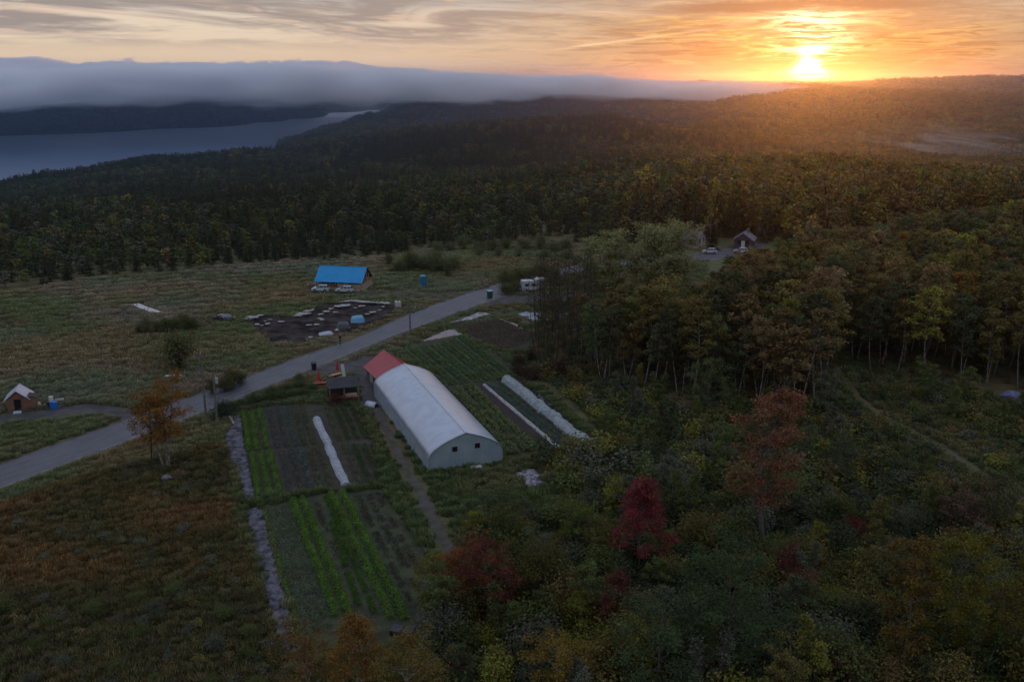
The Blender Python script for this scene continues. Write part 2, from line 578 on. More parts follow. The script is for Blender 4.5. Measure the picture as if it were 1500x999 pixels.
def leaf_mat(name, source, turning=False):
    """leaves: colour from the tree (object colour, or the tint carried by each scattered plant), varied leaf by leaf"""
    m = bpy.data.materials.new(name)
    m.use_nodes = True
    T = NT(m.node_tree)
    oi = T.new('ShaderNodeObjectInfo')
    if source == 'object':
        c = oi.outputs['Color']
    else:
        at = T.new('ShaderNodeAttribute', attribute_type='INSTANCER', attribute_name='tint')
        c = at.outputs['Color']
    g = T.new('ShaderNodeNewGeometry')
    rnd = g.outputs['Random Per Island']
    tc = T.new('ShaderNodeTexCoord').outputs['Object']
    n = T.noise(tc, 1.05, 3, 0.6)
    if turning:                                        # an autumn crown that still holds green and amber boughs
        q = T.noise(tc, 0.42, 2, 0.5, 0.5)
        c = T.mix(T.mul(T.ss(q, .52, .64), .55), c, (.085, .075, .026))
        c = T.mix(T.mul(T.ss(q, .45, .35), .35), c, (.20, .085, .034))
    hs = T.new('ShaderNodeHueSaturation')
    T.put(hs.inputs['Hue'], T.add(0.5, T.add(T.mul(T.sub(rnd, 0.5), 0.05), T.mul(T.sub(n, 0.5), 0.05))))
    T.put(hs.inputs['Value'], T.add(T.add(0.95, T.mul(rnd, 0.95)), T.mul(T.sub(n, 0.5), 1.8)))  # clump noise paints lit and shaded boughs into leaf brightness
    T.put(hs.inputs['Color'], c)
    d = T.new('ShaderNodeBsdfDiffuse')
    t = T.new('ShaderNodeBsdfTranslucent')
    T.link(hs.outputs[0], d.inputs[0])
    T.link(hs.outputs[0], t.inputs[0])
    mx = T.new('ShaderNodeMixShader')
    mx.inputs[0].default_value = 0.40 if source == 'object' else 0.22
    T.link(d.outputs[0], mx.inputs[1])
    T.link(t.outputs[0], mx.inputs[2])
    o = T.new('ShaderNodeOutputMaterial')
    T.link(mx.outputs[0], o.inputs[0])
    return m


LEAF = leaf_mat('leaves', 'object')
LEAF_TURNING = leaf_mat('turning_leaves', 'object', True)
LEAF_S = leaf_mat('scattered_leaves', 'instancer')
BARK_PALE = mat('pale_bark', (.26, .235, .21), .9, col2=(.08, .07, .06), vscale=3.0)
BARK_GREY = mat('grey_bark', (.13, .11, .095), .95, col2=(.06, .05, .045), vscale=3.0)
BARK_DARK = mat('dark_bark', (.055, .045, .038), .95, col2=(.03, .026, .022), vscale=3.0)

# ---------------------------------------------------------------- plants


class Geo:
    def __init__(s):
        s.v, s.f, s.n = [], [], 0

    def quads(s, V):
        """V: (n,4,3)"""
        n = len(V)
        s.v.append(V.reshape(-1, 3))
        s.f.append((np.arange(n * 4).reshape(-1, 4) + s.n))
        s.n += n * 4

    def tube(s, pts, rad, k=5):
        pts = np.asarray(pts, float)
        rad = np.asarray(rad, float)
        d = np.gradient(pts, axis=0)
        d /= np.linalg.norm(d, axis=1)[:, None] + 1e-9
        ref = np.array([1.0, 0.13, 0.07]) if abs(d[:, 0]).mean() < .8 else np.array([.1, 1.0, .1])
        a = np.cross(d, ref)
        a /= np.linalg.norm(a, axis=1)[:, None]
        b = np.cross(d, a)
        th = np.arange(k) / k * 2 * math.pi
        V = pts[:, None, :] + rad[:, None, None] * (np.cos(th)[None, :, None] * a[:, None, :] + np.sin(th)[None, :, None] * b[:, None, :])
        n = len(pts)
        s.v.append(V.reshape(-1, 3))
        i = np.arange(n - 1)[:, None] * k
        j = np.arange(k)[None, :]
        j1 = (j + 1) % k
        q = np.stack([i + j, i + j1, i + k + j1, i + k + j], -1).reshape(-1, 4) + s.n
        s.f.append(q)
        s.n += n * k

    def mesh(s, name, mats, split=None):
        v = np.concatenate(s.v)
        f = np.concatenate(s.f)
        me = bpy.data.meshes.new(name)
        me.vertices.add(len(v))
        me.vertices.foreach_set('co', v.astype(np.float32).ravel())
        me.loops.add(f.size)
        me.loops.foreach_set('vertex_index', f.astype(np.int32).ravel())
        me.polygons.add(len(f))
        me.polygons.foreach_set('loop_start', (np.arange(len(f)) * 4).astype(np.int32))
        me.polygons.foreach_set('loop_total', np.full(len(f), 4, np.int32))
        for m in mats: me.materials.append(m)
        if split is not None:
            mi = np.zeros(len(f), np.int32)
            mi[split:] = 1
            me.polygons.foreach_set('material_index', mi)
        me.update(calc_edges=True)
        return me

    def nf(s):
        return sum(len(x) for x in s.f)


def leaf_quads(rng, C, size, up=0.5, aspect=0.62, out=None):
    n = len(C)
    nrm = rng.normal(size=(n, 3))
    nrm /= np.linalg.norm(nrm, axis=1)[:, None]
    nrm[:, 2] = np.abs(nrm[:, 2]) + up
    if out is not None: nrm += out
    nrm /= np.linalg.norm(nrm, axis=1)[:, None]
    r = rng.normal(size=(n, 3))
    a = np.cross(nrm, r)
    a /= np.linalg.norm(a, axis=1)[:, None] + 1e-9
    b = np.cross(nrm, a)
    s = size * rng.uniform(.6, 1.35, n)[:, None]
    a = a * s * .5
    b = b * s * .5 * aspect
    return np.stack([C - a, C - b * .9 + a * .1, C + a, C + b + a * .1], 1)


def gen_broadleaf(seed, h=14., rad=2.6, base=.42, trunks=1, nleaf=4500, leaf=.34, limbs=26, bark=True, tr=.13, lean=.05, top=1.0, spread=.5, shape='oval'):
    """returns (wood Geo, leaf Geo)"""
    rng = np.random.default_rng(seed)
    W, L = Geo(), Geo()
    cl = []
    for k in range(trunks):
        a0 = rng.uniform(0, 2 * math.pi) if trunks == 1 else k / trunks * 2 * math.pi + rng.uniform(-.4, .4)
        off = 0 if trunks == 1 else rng.uniform(.15, .45)
        hk = h * (1 if k == 0 else rng.uniform(.78, .97))
        t = np.linspace(0, 1, 8)
        ln = lean * (1 if trunks == 1 else 2.6) * hk
        bend = rng.normal(0, .03 * hk, 2)
        px = np.cos(a0) * (off + ln * t ** 1.2) + bend[0] * np.sin(t * 3.1)
        py = np.sin(a0) * (off + ln * t ** 1.2) + bend[1] * np.sin(t * 2.6)
        path = np.stack([px, py, t * hk], 1)
        r0 = tr * (1 if trunks == 1 else .75)
        W.tube(path, r0 * (1 - .9 * t) + .012, 6)
        nl = max(6, int(limbs / (trunks ** .6)))
        rk = rad * (1 if trunks == 1 else .72)
        for i in range(nl):
            u = (i + rng.uniform(0, .9)) / nl
            hh = base + (1 - base) * u * .97
            p0 = np.array([np.interp(hh, t, px), np.interp(hh, t, py), hh * hk])
            az = i * 2.39996 + rng.uniform(-.5, .5)
            if shape == 'oval':
                pr = math.sin(math.pi * (.14 + .80 * u)) ** .75
            elif shape == 'round':
                pr = math.sin(math.pi * (.22 + .74 * u)) ** .55
            else:
                pr = (1.03 - u) ** .8
            ll = rk * pr * rng.uniform(.7, 1.2)
            up = rng.uniform(.25, .8) * (0.5 + u * .6)
            d = np.array([math.cos(az), math.sin(az), up])
            p1 = p0 + d * ll * .55
            p2 = p0 + d * ll + np.array([0, 0, -.06 * ll])
            if ll > .5:
                W.tube([p0, p1, p2], [r0 * .34 * (1 - u * .6) + .01, r0 * .2 * (1 - u * .5) + .008, .006], 4)
            for q in range(4):
                w = rng.uniform(.45, 1.08)
                c = p0 + d * ll * w + rng.normal(0, .2 * spread * rk, 3) * [1, 1, .7]
                cl.append((c, rng.uniform(.6, 1.2)))
        cl.append((np.array([px[-1], py[-1], hk * .985]), .7))
    cs = np.array([c for c, w in cl])
    ws = np.array([w for c, w in cl])
    pick = rng.choice(len(cs), nleaf, p=ws / ws.sum())
    sg = (.135 * rad * spread + .10) * ws[pick][:, None]
    C = cs[pick] + rng.normal(size=(nleaf, 3)) * sg * [1, 1, .72]
    ax = C.copy(); ax[:, 2] = 0
    out = ax / (np.linalg.norm(ax, axis=1)[:, None] + .3) * .5
    L.quads(leaf_quads(rng, C, leaf, .75, .65, out))
    return W, L


def gen_conifer(seed, h=13., rad=2.2, n=4200, leaf=.5, base=.06, tr=.15):
    rng = np.random.default_rng(seed)
    W, L = Geo(), Geo()
    W.tube([[0, 0, 0], [.03, 0, h * .5], [0, .02, h * .99]], [tr, tr * .6, .015], 6)
    lv = int(h * 2.2)
    A, Bv = [], []
    for i in range(lv):
        u = (i + rng.uniform(0, .6)) / lv
        z = h * (base + (1 - base) * u)
        ll0 = rad * (1 - u) ** .85 + .12
        nb = int(5 + 4 * (1 - u))
        for k in range(nb):
            az = rng.uniform(0, 2 * math.pi)
            ll = ll0 * rng.uniform(.65, 1.15)
            dz = -.22 * ll + .25 * u * ll
            p0 = np.array([0, 0, z])
            p1 = np.array([math.cos(az) * ll, math.sin(az) * ll, z + dz])
            A.append(p0); Bv.append(p1)
    A, Bv = np.array(A), np.array(Bv)
    wt = np.linalg.norm(Bv - A, axis=1)
    pick = rng.choice(len(A), n, p=wt / wt.sum())
    w = rng.uniform(.12, 1.02, n)[:, None] ** .8
    ln = wt[pick][:, None]
    C = A[pick] * (1 - w) + Bv[pick] * w + rng.normal(size=(n, 3)) * [.14, .14, .07] * (0.4 + ln * .35)
    L.quads(leaf_quads(rng, C, leaf, .9, .34))
    return W, L


def gen_shrub(seed, h=2.6, rad=1.7, n=1500, leaf=.2, stems=7):
    rng = np.random.default_rng(seed)
    W, L = Geo(), Geo()
    cs = []
    for i in range(stems * 3):
        az = rng.uniform(0, 2 * math.pi)
        tl = rng.uniform(.1, 1.0) ** .7
        rr = rad * tl
        hh = h * (1 - .55 * tl ** 2) * rng.uniform(.7, 1.08)
        p1 = np.array([math.cos(az) * rr * .45, math.sin(az) * rr * .45, hh * .55])
        p2 = np.array([math.cos(az) * rr, math.sin(az) * rr, hh])
        if i < stems: W.tube([[0, 0, 0], p1, p2], [.035, .022, .008], 4)
        for q in range(5):
            w = rng.uniform(.25, 1)
            cs.append(p1 * (1 - w) + p2 * w if rng.random() < .8 else p1 * rng.uniform(.4, 1))
    cs = np.array(cs)
    pick = rng.integers(0, len(cs), n)
    C = cs[pick] + rng.normal(size=(n, 3)) * [.24 * rad, .24 * rad, .13 * h]
    C[:, 2] = np.abs(C[:, 2])
    ax = C.copy(); ax[:, 2] = 0
    L.quads(leaf_quads(rng, C, leaf, .5, .6, ax / (np.linalg.norm(ax, axis=1)[:, None] + .3) * .6))
    return W, L


def gen_tuft(seed, h=.5, rad=.55, n=70, wd=.05):
    """a tussock of grass blades"""
    rng = np.random.default_rng(seed)
    L = Geo()
    az = rng.uniform(0, 2 * math.pi, n)
    r = rad * rng.uniform(0, 1, n) ** .6
    hh = h * rng.uniform(.45, 1.1, n)
    b = np.stack([np.cos(az) * r, np.sin(az) * r, np.zeros(n)], 1)
    az2 = az + rng.normal(0, .9, n)
    tip = b + np.stack([np.cos(az2) * hh * .45, np.sin(az2) * hh * .45, hh], 1)
    sd = np.stack([-np.sin(az2), np.cos(az2), np.zeros(n)], 1) * wd
    mid = b * .45 + tip * .55 + [0, 0, .06]
    L.quads(np.stack([b - sd * .6, b + sd * .6, mid + sd, mid - sd], 1))
    L.quads(np.stack([mid - sd, mid + sd, tip + sd * .15, tip - sd * .15], 1))
    return L


def join(W, L):
    G = Geo()
    G.v = W.v + L.v
    G.f = W.f + [x + W.n for x in L.f]
    G.n = W.n + L.n
    return G, W.nf()


HID = bpy.data.collections.new('prototypes')      # never linked into the scene


def proto(name, W, L, bark, leafm):
    G, sp = join(W, L) if W is not None else (L, 0)
    me = G.mesh(name, [bark, leafm], split=sp) if W is not None else G.mesh(name, [leafm])
    return me


def scatter(name, pts, zr, sc, idx, tint, meshes, kind='stuff'):
    """one object of kind stuff that scatters plants over its points"""
    c = bpy.data.collections.new(name + '_kinds')
    for i, me in enumerate(meshes):
        o = bpy.data.objects.new('%s_kind_%02d' % (name, i), me)
        c.objects.link(o)
    me = bpy.data.meshes.new(name)
    n = len(pts)
    me.vertices.add(n)
    me.vertices.foreach_set('co', np.asarray(pts, np.float32).ravel())
    a = me.attributes.new('turn', 'FLOAT', 'POINT'); a.data.foreach_set('value', np.asarray(zr, np.float32))
    sc = np.asarray(sc, np.float32)
    if sc.ndim == 1: sc = np.stack([sc, sc, sc], 1)
    a = me.attributes.new('size', 'FLOAT_VECTOR', 'POINT'); a.data.foreach_set('vector', sc.ravel())
    a = me.attributes.new('pick', 'INT', 'POINT'); a.data.foreach_set('value', np.asarray(idx, np.int32))
    a = me.attributes.new('tint', 'FLOAT_COLOR', 'POINT')
    a.data.foreach_set('color', np.concatenate([np.asarray(tint, np.float32), np.ones((n, 1), np.float32)], 1).ravel())
    ob = bpy.data.objects.new(name, me)
    COL.objects.link(ob)
    ng = bpy.data.node_groups.new(name, 'GeometryNodeTree')
    ng.interface.new_socket('Geometry', in_out='INPUT', socket_type='NodeSocketGeometry')
    ng.interface.new_socket('Geometry', in_out='OUTPUT', socket_type='NodeSocketGeometry')
    N = ng.nodes
    gi, go = N.new('NodeGroupInput'), N.new('NodeGroupOutput')
    ip = N.new('GeometryNodeInstanceOnPoints')
    ci = N.new('GeometryNodeCollectionInfo')
    ci.inputs['Collection'].default_value = c
    ci.inputs['Separate Children'].default_value = True
    ci.inputs['Reset Children'].default_value = True
    ip.inputs['Pick Instance'].default_value = True

    def na(nm, ty):
        q = N.new('GeometryNodeInputNamedAttribute'); q.data_type = ty; q.inputs['Name'].default_value = nm
        return q.outputs['Attribute']
    cx = N.new('ShaderNodeCombineXYZ')
    lk = ng.links.new
    lk(na('turn', 'FLOAT'), cx.inputs[2])
    er = N.new('FunctionNodeEulerToRotation')
    lk(cx.outputs[0], er.inputs[0])
    lk(gi.outputs[0], ip.inputs['Points'])
    lk(ci.outputs[0], ip.inputs['Instance'])
    lk(na('pick', 'INT'), ip.inputs['Instance Index'])
    lk(er.outputs[0], ip.inputs['Rotation'])
    lk(na('size', 'FLOAT_VECTOR'), ip.inputs['Scale'])
    lk(ip.outputs[0], go.inputs[0])
    md = ob.modifiers.new('scatter', 'NODES')
    md.node_group = ng
    tag(ob, kind=kind)
    return ob


def inside(poly, x, y):
    """points inside a polygon (vectorised)"""
    r = np.zeros(len(x), bool)
    n = len(poly)
    for i in range(n):
        x0, y0 = poly[i][0], poly[i][1]
        x1, y1 = poly[(i + 1) % n][0], poly[(i + 1) % n][1]
        c = ((y0 > y) != (y1 > y)) & (x < (x1 - x0) * (y - y0) / (y1 - y0 + 1e-12) + x0)
        r ^= c
    return r


def poly(*px):
    return [P(a, b)[:2] for a, b in px]


def seg_dist(x, y, line):
    d = np.full(len(x), 1e9)
    for (x0, y0), (x1, y1) in zip(line[:-1], line[1:]):
        dx, dy = x1 - x0, y1 - y0
        t = np.clip(((x - x0) * dx + (y - y0) * dy) / (dx * dx + dy * dy + 1e-9), 0, 1)
        d = np.minimum(d, np.hypot(x - x0 - t * dx, y - y0 - t * dy))
    return d


# ---------------------------------------------------------------- road, yard and field sheets
def smooth_line(pts, n=60):
    p = np.array([(a[0], a[1]) for a in pts], float)
    s = np.concatenate([[0], np.cumsum(np.linalg.norm(np.diff(p, axis=0), axis=1))])
    ss = np.linspace(0, s[-1], n)
    q = np.stack([np.interp(ss, s, p[:, 0]), np.interp(ss, s, p[:, 1])], 1)
    for _ in range(max(1, n // 30)):
        q[1:-1] = (q[:-2] + 2 * q[1:-1] + q[2:]) / 4
    return q


def sheet(name, pts, z, m, kind='structure', **tg):
    o = link_mesh(name, [(p[0], p[1], z) for p in pts], [list(range(len(pts)))], m)
    # make sure it faces up
    if o.data.polygons[0].normal.z < 0: o.data.flip_normals()
    return tag(o, kind=kind, **tg)


def strip(name, A, B, z, m, **tg):
    n = len(A)
    v = [(p[0], p[1], z) for p in A] + [(p[0], p[1], z) for p in B]
    f = [[i, i + 1, n + i + 1, n + i] for i in range(n - 1)]
    o = link_mesh(name, v, f, m)
    if o.data.polygons[0].normal.z < 0: o.data.flip_normals()
    return tag(o, kind='structure', **tg)


ROAD_U = [(-160, 741), (-60, 704), (0, 681), (60, 660), (100, 646), (140, 633), (180, 618), (274, 583), (310, 573), (380, 546), (440, 523), (499, 505), (537, 490), (595, 462), (700, 425), (732, 415), (809, 397), (845, 389), (930, 379), (1000, 374), (1035, 369), (1065, 365), (1120, 357)]
ROAD_L = [(-160, 787), (-60, 740), (0, 716), (80, 686), (160, 656), (200, 641), (274, 613), (324, 594), (380, 570), (440, 547), (477, 533), (520, 515), (580, 490), (607, 481), (700, 447), (740, 433), (811, 406), (848, 396), (930, 387), (1000, 384), (1038, 384), (1068, 376), (1120, 366)]
RU = smooth_line([P(*p) for p in ROAD_U], 90)
RL = smooth_line([P(*p) for p in ROAD_L], 90)
ROAD_C = [tuple((a + b) / 2) for a, b in zip(RU, RL)]
asphalt = mat('asphalt', (.095, .095, .108), .6, col2=(.062, .062, .072), vscale=.22, spec=.5, bump=.15, bscale=8, object_space=False)
gravel = mat('gravel', (.095, .085, .082), .95, col2=(.055, .05, .046), vscale=.5, bump=.5, bscale=5, object_space=False)
shoulder = mat('shoulder_gravel', (.14, .13, .12), .95, col2=(.07, .064, .05), vscale=.9, bump=.4, bscale=6, object_space=False)
strip('road', RU, RL, .032, asphalt)
_d = RL - RU
_d = _d / np.linalg.norm(_d, axis=1)[:, None]
strip('road_shoulder', RL - _d * .05, RL + _d * .75, .024, shoulder)
strip('road_edge_line', RL - _d * .42, RL - _d * .28, .037, mat('worn_line_paint', (.34, .33, .33), .8, col2=(.13, .13, .14), vscale=1.2, object_space=False))
for _k, _o in enumerate((.16, .38, .60, .82)):
    _w = (RL - RU) * 1.0
    strip('wheel_track', RU + _w * (_o - .045), RU + _w * (_o + .045), .0365, mat('worn_asphalt', (.075, .075, .086), .5, col2=(.050, .050, .058), vscale=.3, spec=.5, object_space=False))
strip('road_verge', RU - _d * .55, RU + _d * .05, .022, shoulder)


def ragged(pts, step=1.6, amp=.28, seed=1):
    """an outline with an uneven edge, for earth and gravel"""
    p = [np.array((a[0], a[1]), float) for a in pts]
    rng = np.random.default_rng(seed)
    out = []
    for a, b in zip(p, p[1:] + p[:1]):
        n = max(1, int(np.linalg.norm(b - a) / step))
        for i in range(n):
            out.append(a + (b - a) * i / n + rng.normal(0, amp, 2) * (0.6 if i else .3))
    return out


DRIVE = poly((-30, 640), (-30, 612), (40, 602), (85, 598), (125, 590), (165, 594), (200, 602), (238, 600), (200, 627), (182, 617), (165, 610), (130, 608), (95, 612), (60, 617), (20, 619))
YARD = poly((446, 547), (478, 534), (510, 528), (545, 520), (565, 522), (553, 560), (556, 590), (545, 603), (520, 590), (525, 570), (520, 548), (470, 551))
BIN_DRIVE = poly((690, 450), (722, 434), (760, 433), (800, 432), (850, 430), (850, 441), (790, 444), (720, 448))
sheet('driveway', ragged(DRIVE, seed=2), .018, gravel)
sheet('farm_yard', ragged(YARD, seed=3), .018, gravel)
sheet('bin_driveway', ragged(BIN_DRIVE, seed=4), .020, gravel)
HOUSE_YARD = poly((440, 432), (470, 424), (560, 424), (640, 428), (705, 424), (690, 433), (640, 441), (560, 436), (500, 434))
sheet('house_track', ragged(HOUSE_YARD, seed=5, amp=.6), .015, mat('worn_grass', (.085, .08, .05), 1, col2=(.055, .055, .03), vscale=.3, object_space=False))
TRACK = [P(*p) for p in ((548, 585), (556, 606), (572, 640), (588, 672), (606, 706), (625, 742), (645, 785), (662, 820))]
TL = smooth_line(TRACK, 40)
_t = np.gradient(TL, axis=0); _t /= np.linalg.norm(_t, axis=1)[:, None]
_n = np.stack([-_t[:, 1], _t[:, 0]], 1)
_wob = np.random.default_rng(5).normal(0, .10, (40, 2))
dirt = mat('track_dirt', (.105, .09, .078), 1, col2=(.065, .064, .042), vscale=.8, bump=.5, bscale=4, object_space=False)
strip('farm_track', TL + _n * (.55 + 2.0 * _wob[:, :1]), TL - _n * (.55 + 2.0 * _wob[:, 1:]), .016, dirt)
TRAIL = [P(*p) for p in ((1226, 536), (1240, 560), (1262, 588), (1295, 612), (1335, 632), (1375, 652), (1412, 676), (1450, 704), (1500, 735))]
TR = smooth_line(TRAIL, 40)
_t = np.gradient(TR, axis=0); _t /= np.linalg.norm(_t, axis=1)[:, None]
_n = np.stack([-_t[:, 1], _t[:, 0]], 1)
for _o in (-.75, .75):
    strip('trail_rut', TR + _n * (_o + .17) + _wob * .9, TR + _n * (_o - .17) - _wob * .7, .016, mat('trail_earth', (.10, .082, .07), 1, col2=(.045, .04, .03), vscale=.9, bump=.4, object_space=False))
LAWN = poly((1033, 384), (1062, 371), (1085, 366), (1130, 352), (1160, 358), (1120, 372), (1075, 385), (1060, 410), (1035, 420))
sheet('lawn', ragged(LAWN, seed=9), .014, mat('lawn_grass', (.11, .12, .045), 1, col2=(.08, .085, .035), vscale=.4, object_space=False))
LAWN2 = poly((1045, 362), (1052, 352), (1100, 349), (1110, 356), (1080, 362))
sheet('lawn', ragged(LAWN2, seed=10), .014, MATS['lawn_grass'])

soil = mat('soil', (.036, .033, .022), 1, col2=(.060, .054, .034), vscale=.8, bump=.6, bscale=3, object_space=False)
weedy = mat('weedy_soil', (.040, .042, .025), 1, col2=(.066, .075, .034), vscale=.45, bump=.6, bscale=3, object_space=False)
greensod = mat('short_sod', (.045, .075, .035), 1, col2=(.060, .075, .035), vscale=.4, bump=.5, bscale=4, object_space=False)
FIELD_A = poly((352, 602), (384, 595), (452, 590), (520, 595), (545, 640), (566, 705), (520, 716), (412, 722), (362, 734))
FIELD_B = poly((382, 744), (430, 728), (515, 719), (560, 716), (640, 830), (650, 900), (610, 940), (470, 965), (440, 950))
FIELD_C = poly((652, 568), (700, 560), (760, 553), (875, 650), (800, 664), (752, 676))
FIELD_D = poly((588, 512), (614, 503), (676, 491), (700, 505), (738, 523), (770, 545), (700, 560), (652, 567))
FIELD_E = poly((656, 473), (720, 464), (731, 466), (800, 494), (775, 514), (734, 514), (700, 500))
for _nm, _p, _m, _s in (('field_soil', FIELD_A, soil, 11), ('field_soil', FIELD_B, weedy, 12), ('field_soil', FIELD_C, soil, 13), ('field_soil', FIELD_D, soil, 14), ('field_soil', FIELD_E, soil, 15)):
    sheet(_nm, ragged(_p, seed=_s, amp=.15), .010, _m)
SOD = poly((565, 520), (610, 503), (650, 484), (700, 462), (740, 452), (790, 450), (790, 462), (740, 463), (700, 472), (660, 486), (612, 508), (585, 516))
sheet('grass_strip', ragged(SOD, seed=16), .012, greensod)
sheet('bare_soil', ragged(poly((694, 567), (706, 562), (813, 658), (790, 662)), seed=17, amp=.08), .016, mat('turned_soil', (.055, .040, .034), 1, col2=(.038, .028, .024), vscale=1.5, bump=.6, object_space=False))
KEEP_CLEAR = [DRIVE, YARD, BIN_DRIVE, HOUSE_YARD, FIELD_A, FIELD_B, FIELD_C, FIELD_D, FIELD_E, SOD, LAWN, LAWN2]

# ---------------------------------------------------------------- mesh builder for built things
class MB:
    def __init__(s):
        s.v, s.f = [], []

    def add(s, vs, fs, M=None):
        b = len(s.v)
        s.v += [tuple(M @ Vector(p)) if M is not None else tuple(p) for p in vs]
        s.f += [[i + b for i in q] for q in fs]
        return s

    def box(s, c, d, rz=0, M=None):
        x, y, z = d[0] / 2, d[1] / 2, d[2] / 2
        ca, sa = math.cos(rz), math.sin(rz)
        vs = [(c[0] + a * ca - b * sa, c[1] + a * sa + b * ca, c[2] + e) for e in (-z, z) for a, b in ((-x, -y), (x, -y), (x, y), (-x, y))]
        return s.add(vs, [[3, 2, 1, 0], [4, 5, 6, 7], [0, 1, 5, 4], [1, 2, 6, 5], [2, 3, 7, 6], [3, 0, 4, 7]], M)

    def bar(s, a, b, r, k=6, r2=None):
        a, b = Vector(a), Vector(b)
        d = (b - a).normalized()
        u = d.orthogonal().normalized()
        w = d.cross(u)
        r2 = r if r2 is None else r2
        vs = [a + (u * math.cos(t) + w * math.sin(t)) * r for t in [i / k * 2 * math.pi for i in range(k)]]
        vs += [b + (u * math.cos(t) + w * math.sin(t)) * r2 for t in [i / k * 2 * math.pi for i in range(k)]]
        fs = [[i, (i + 1) % k, k + (i + 1) % k, k + i] for i in range(k)]
        return s.add(vs, fs + [list(range(k))[::-1], list(range(k, 2 * k))])

    def prism(s, prof, x0, x1, axis='y'):
        """a closed outline in the x-z plane pushed along y"""
        n = len(prof)
        vs = [(p[0], x0, p[1]) for p in prof] + [(p[0], x1, p[1]) for p in prof]
        if axis == 'x':
            vs = [(y, x, z) for x, y, z in vs]
        fs = [[i, (i + 1) % n, n + (i + 1) % n, n + i] for i in range(n)]
        return s.add(vs, fs + [list(range(n)), list(range(n, 2 * n))[::-1]])

    def slab(s, A, B, C, D, t):
        """a plate with corners ABCD and thickness t"""
        A, B, C, D = map(Vector, (A, B, C, D))
        n = (B - A).cross(D - A).normalized() * t
        vs = [A, B, C, D, A + n, B + n, C + n, D + n]
        return s.add(vs, [[3, 2, 1, 0], [4, 5, 6, 7], [0, 1, 5, 4], [1, 2, 6, 5], [2, 3, 7, 6], [3, 0, 4, 7]])

    def build(s, name, m, parent=None, smooth=False, bevel=0.0):
        o = link_mesh(name, s.v, s.f, m, parent, smooth)
        bm = bmesh.new(); bm.from_mesh(o.data)
        bmesh.ops.recalc_face_normals(bm, faces=bm.faces)
        bm.to_mesh(o.data); bm.free()
        if bevel:
            md = o.modifiers.new('bevel', 'BEVEL'); md.width = bevel; md.segments = 2; md.limit_method = 'ANGLE'
        return o


def empty(name, loc, rz=0, label=None, cat=None, group=None):
    o = bpy.data.objects.new(name, None)
    o.empty_display_size = .3
    COL.objects.link(o)
    o.location = (loc[0], loc[1], loc[2] if len(loc) > 2 else 0)
    o.rotation_euler = (0, 0, rz)
    return tag(o, label, cat, group)


def copy_tree(o, parent=None):
    c = o.copy(); COL.objects.link(c)
    if parent is not None: c.parent = parent
    for ch in o.children: copy_tree(ch, c)
    return c


def heading(a, b):
    return math.atan2(b[1] - a[1], b[0] - a[0])


# ---------------------------------------------------------------- the greenhouse
film = mat('greenhouse_film', (.42, .47, .54), .26, col2=(.36, .41, .48), vscale=.55, spec=.8, bump=.10, bscale=1.3)
film_side = mat('roll_up_film', (.30, .345, .39), .4, col2=(.22, .265, .31), vscale=.8, spec=.5)
film_end = mat('end_wall_sheeting', (.27, .33, .35), .45, col2=(.22, .28, .30), vscale=.6, spec=.4)
steel = mat('galvanised_steel', (.45, .46, .48), .4, metal=.7)
white_paint = mat('white_paint', (.52, .51, .50), .5)
dark_glass = mat('dark_opening', (.012, .013, .014), .3)


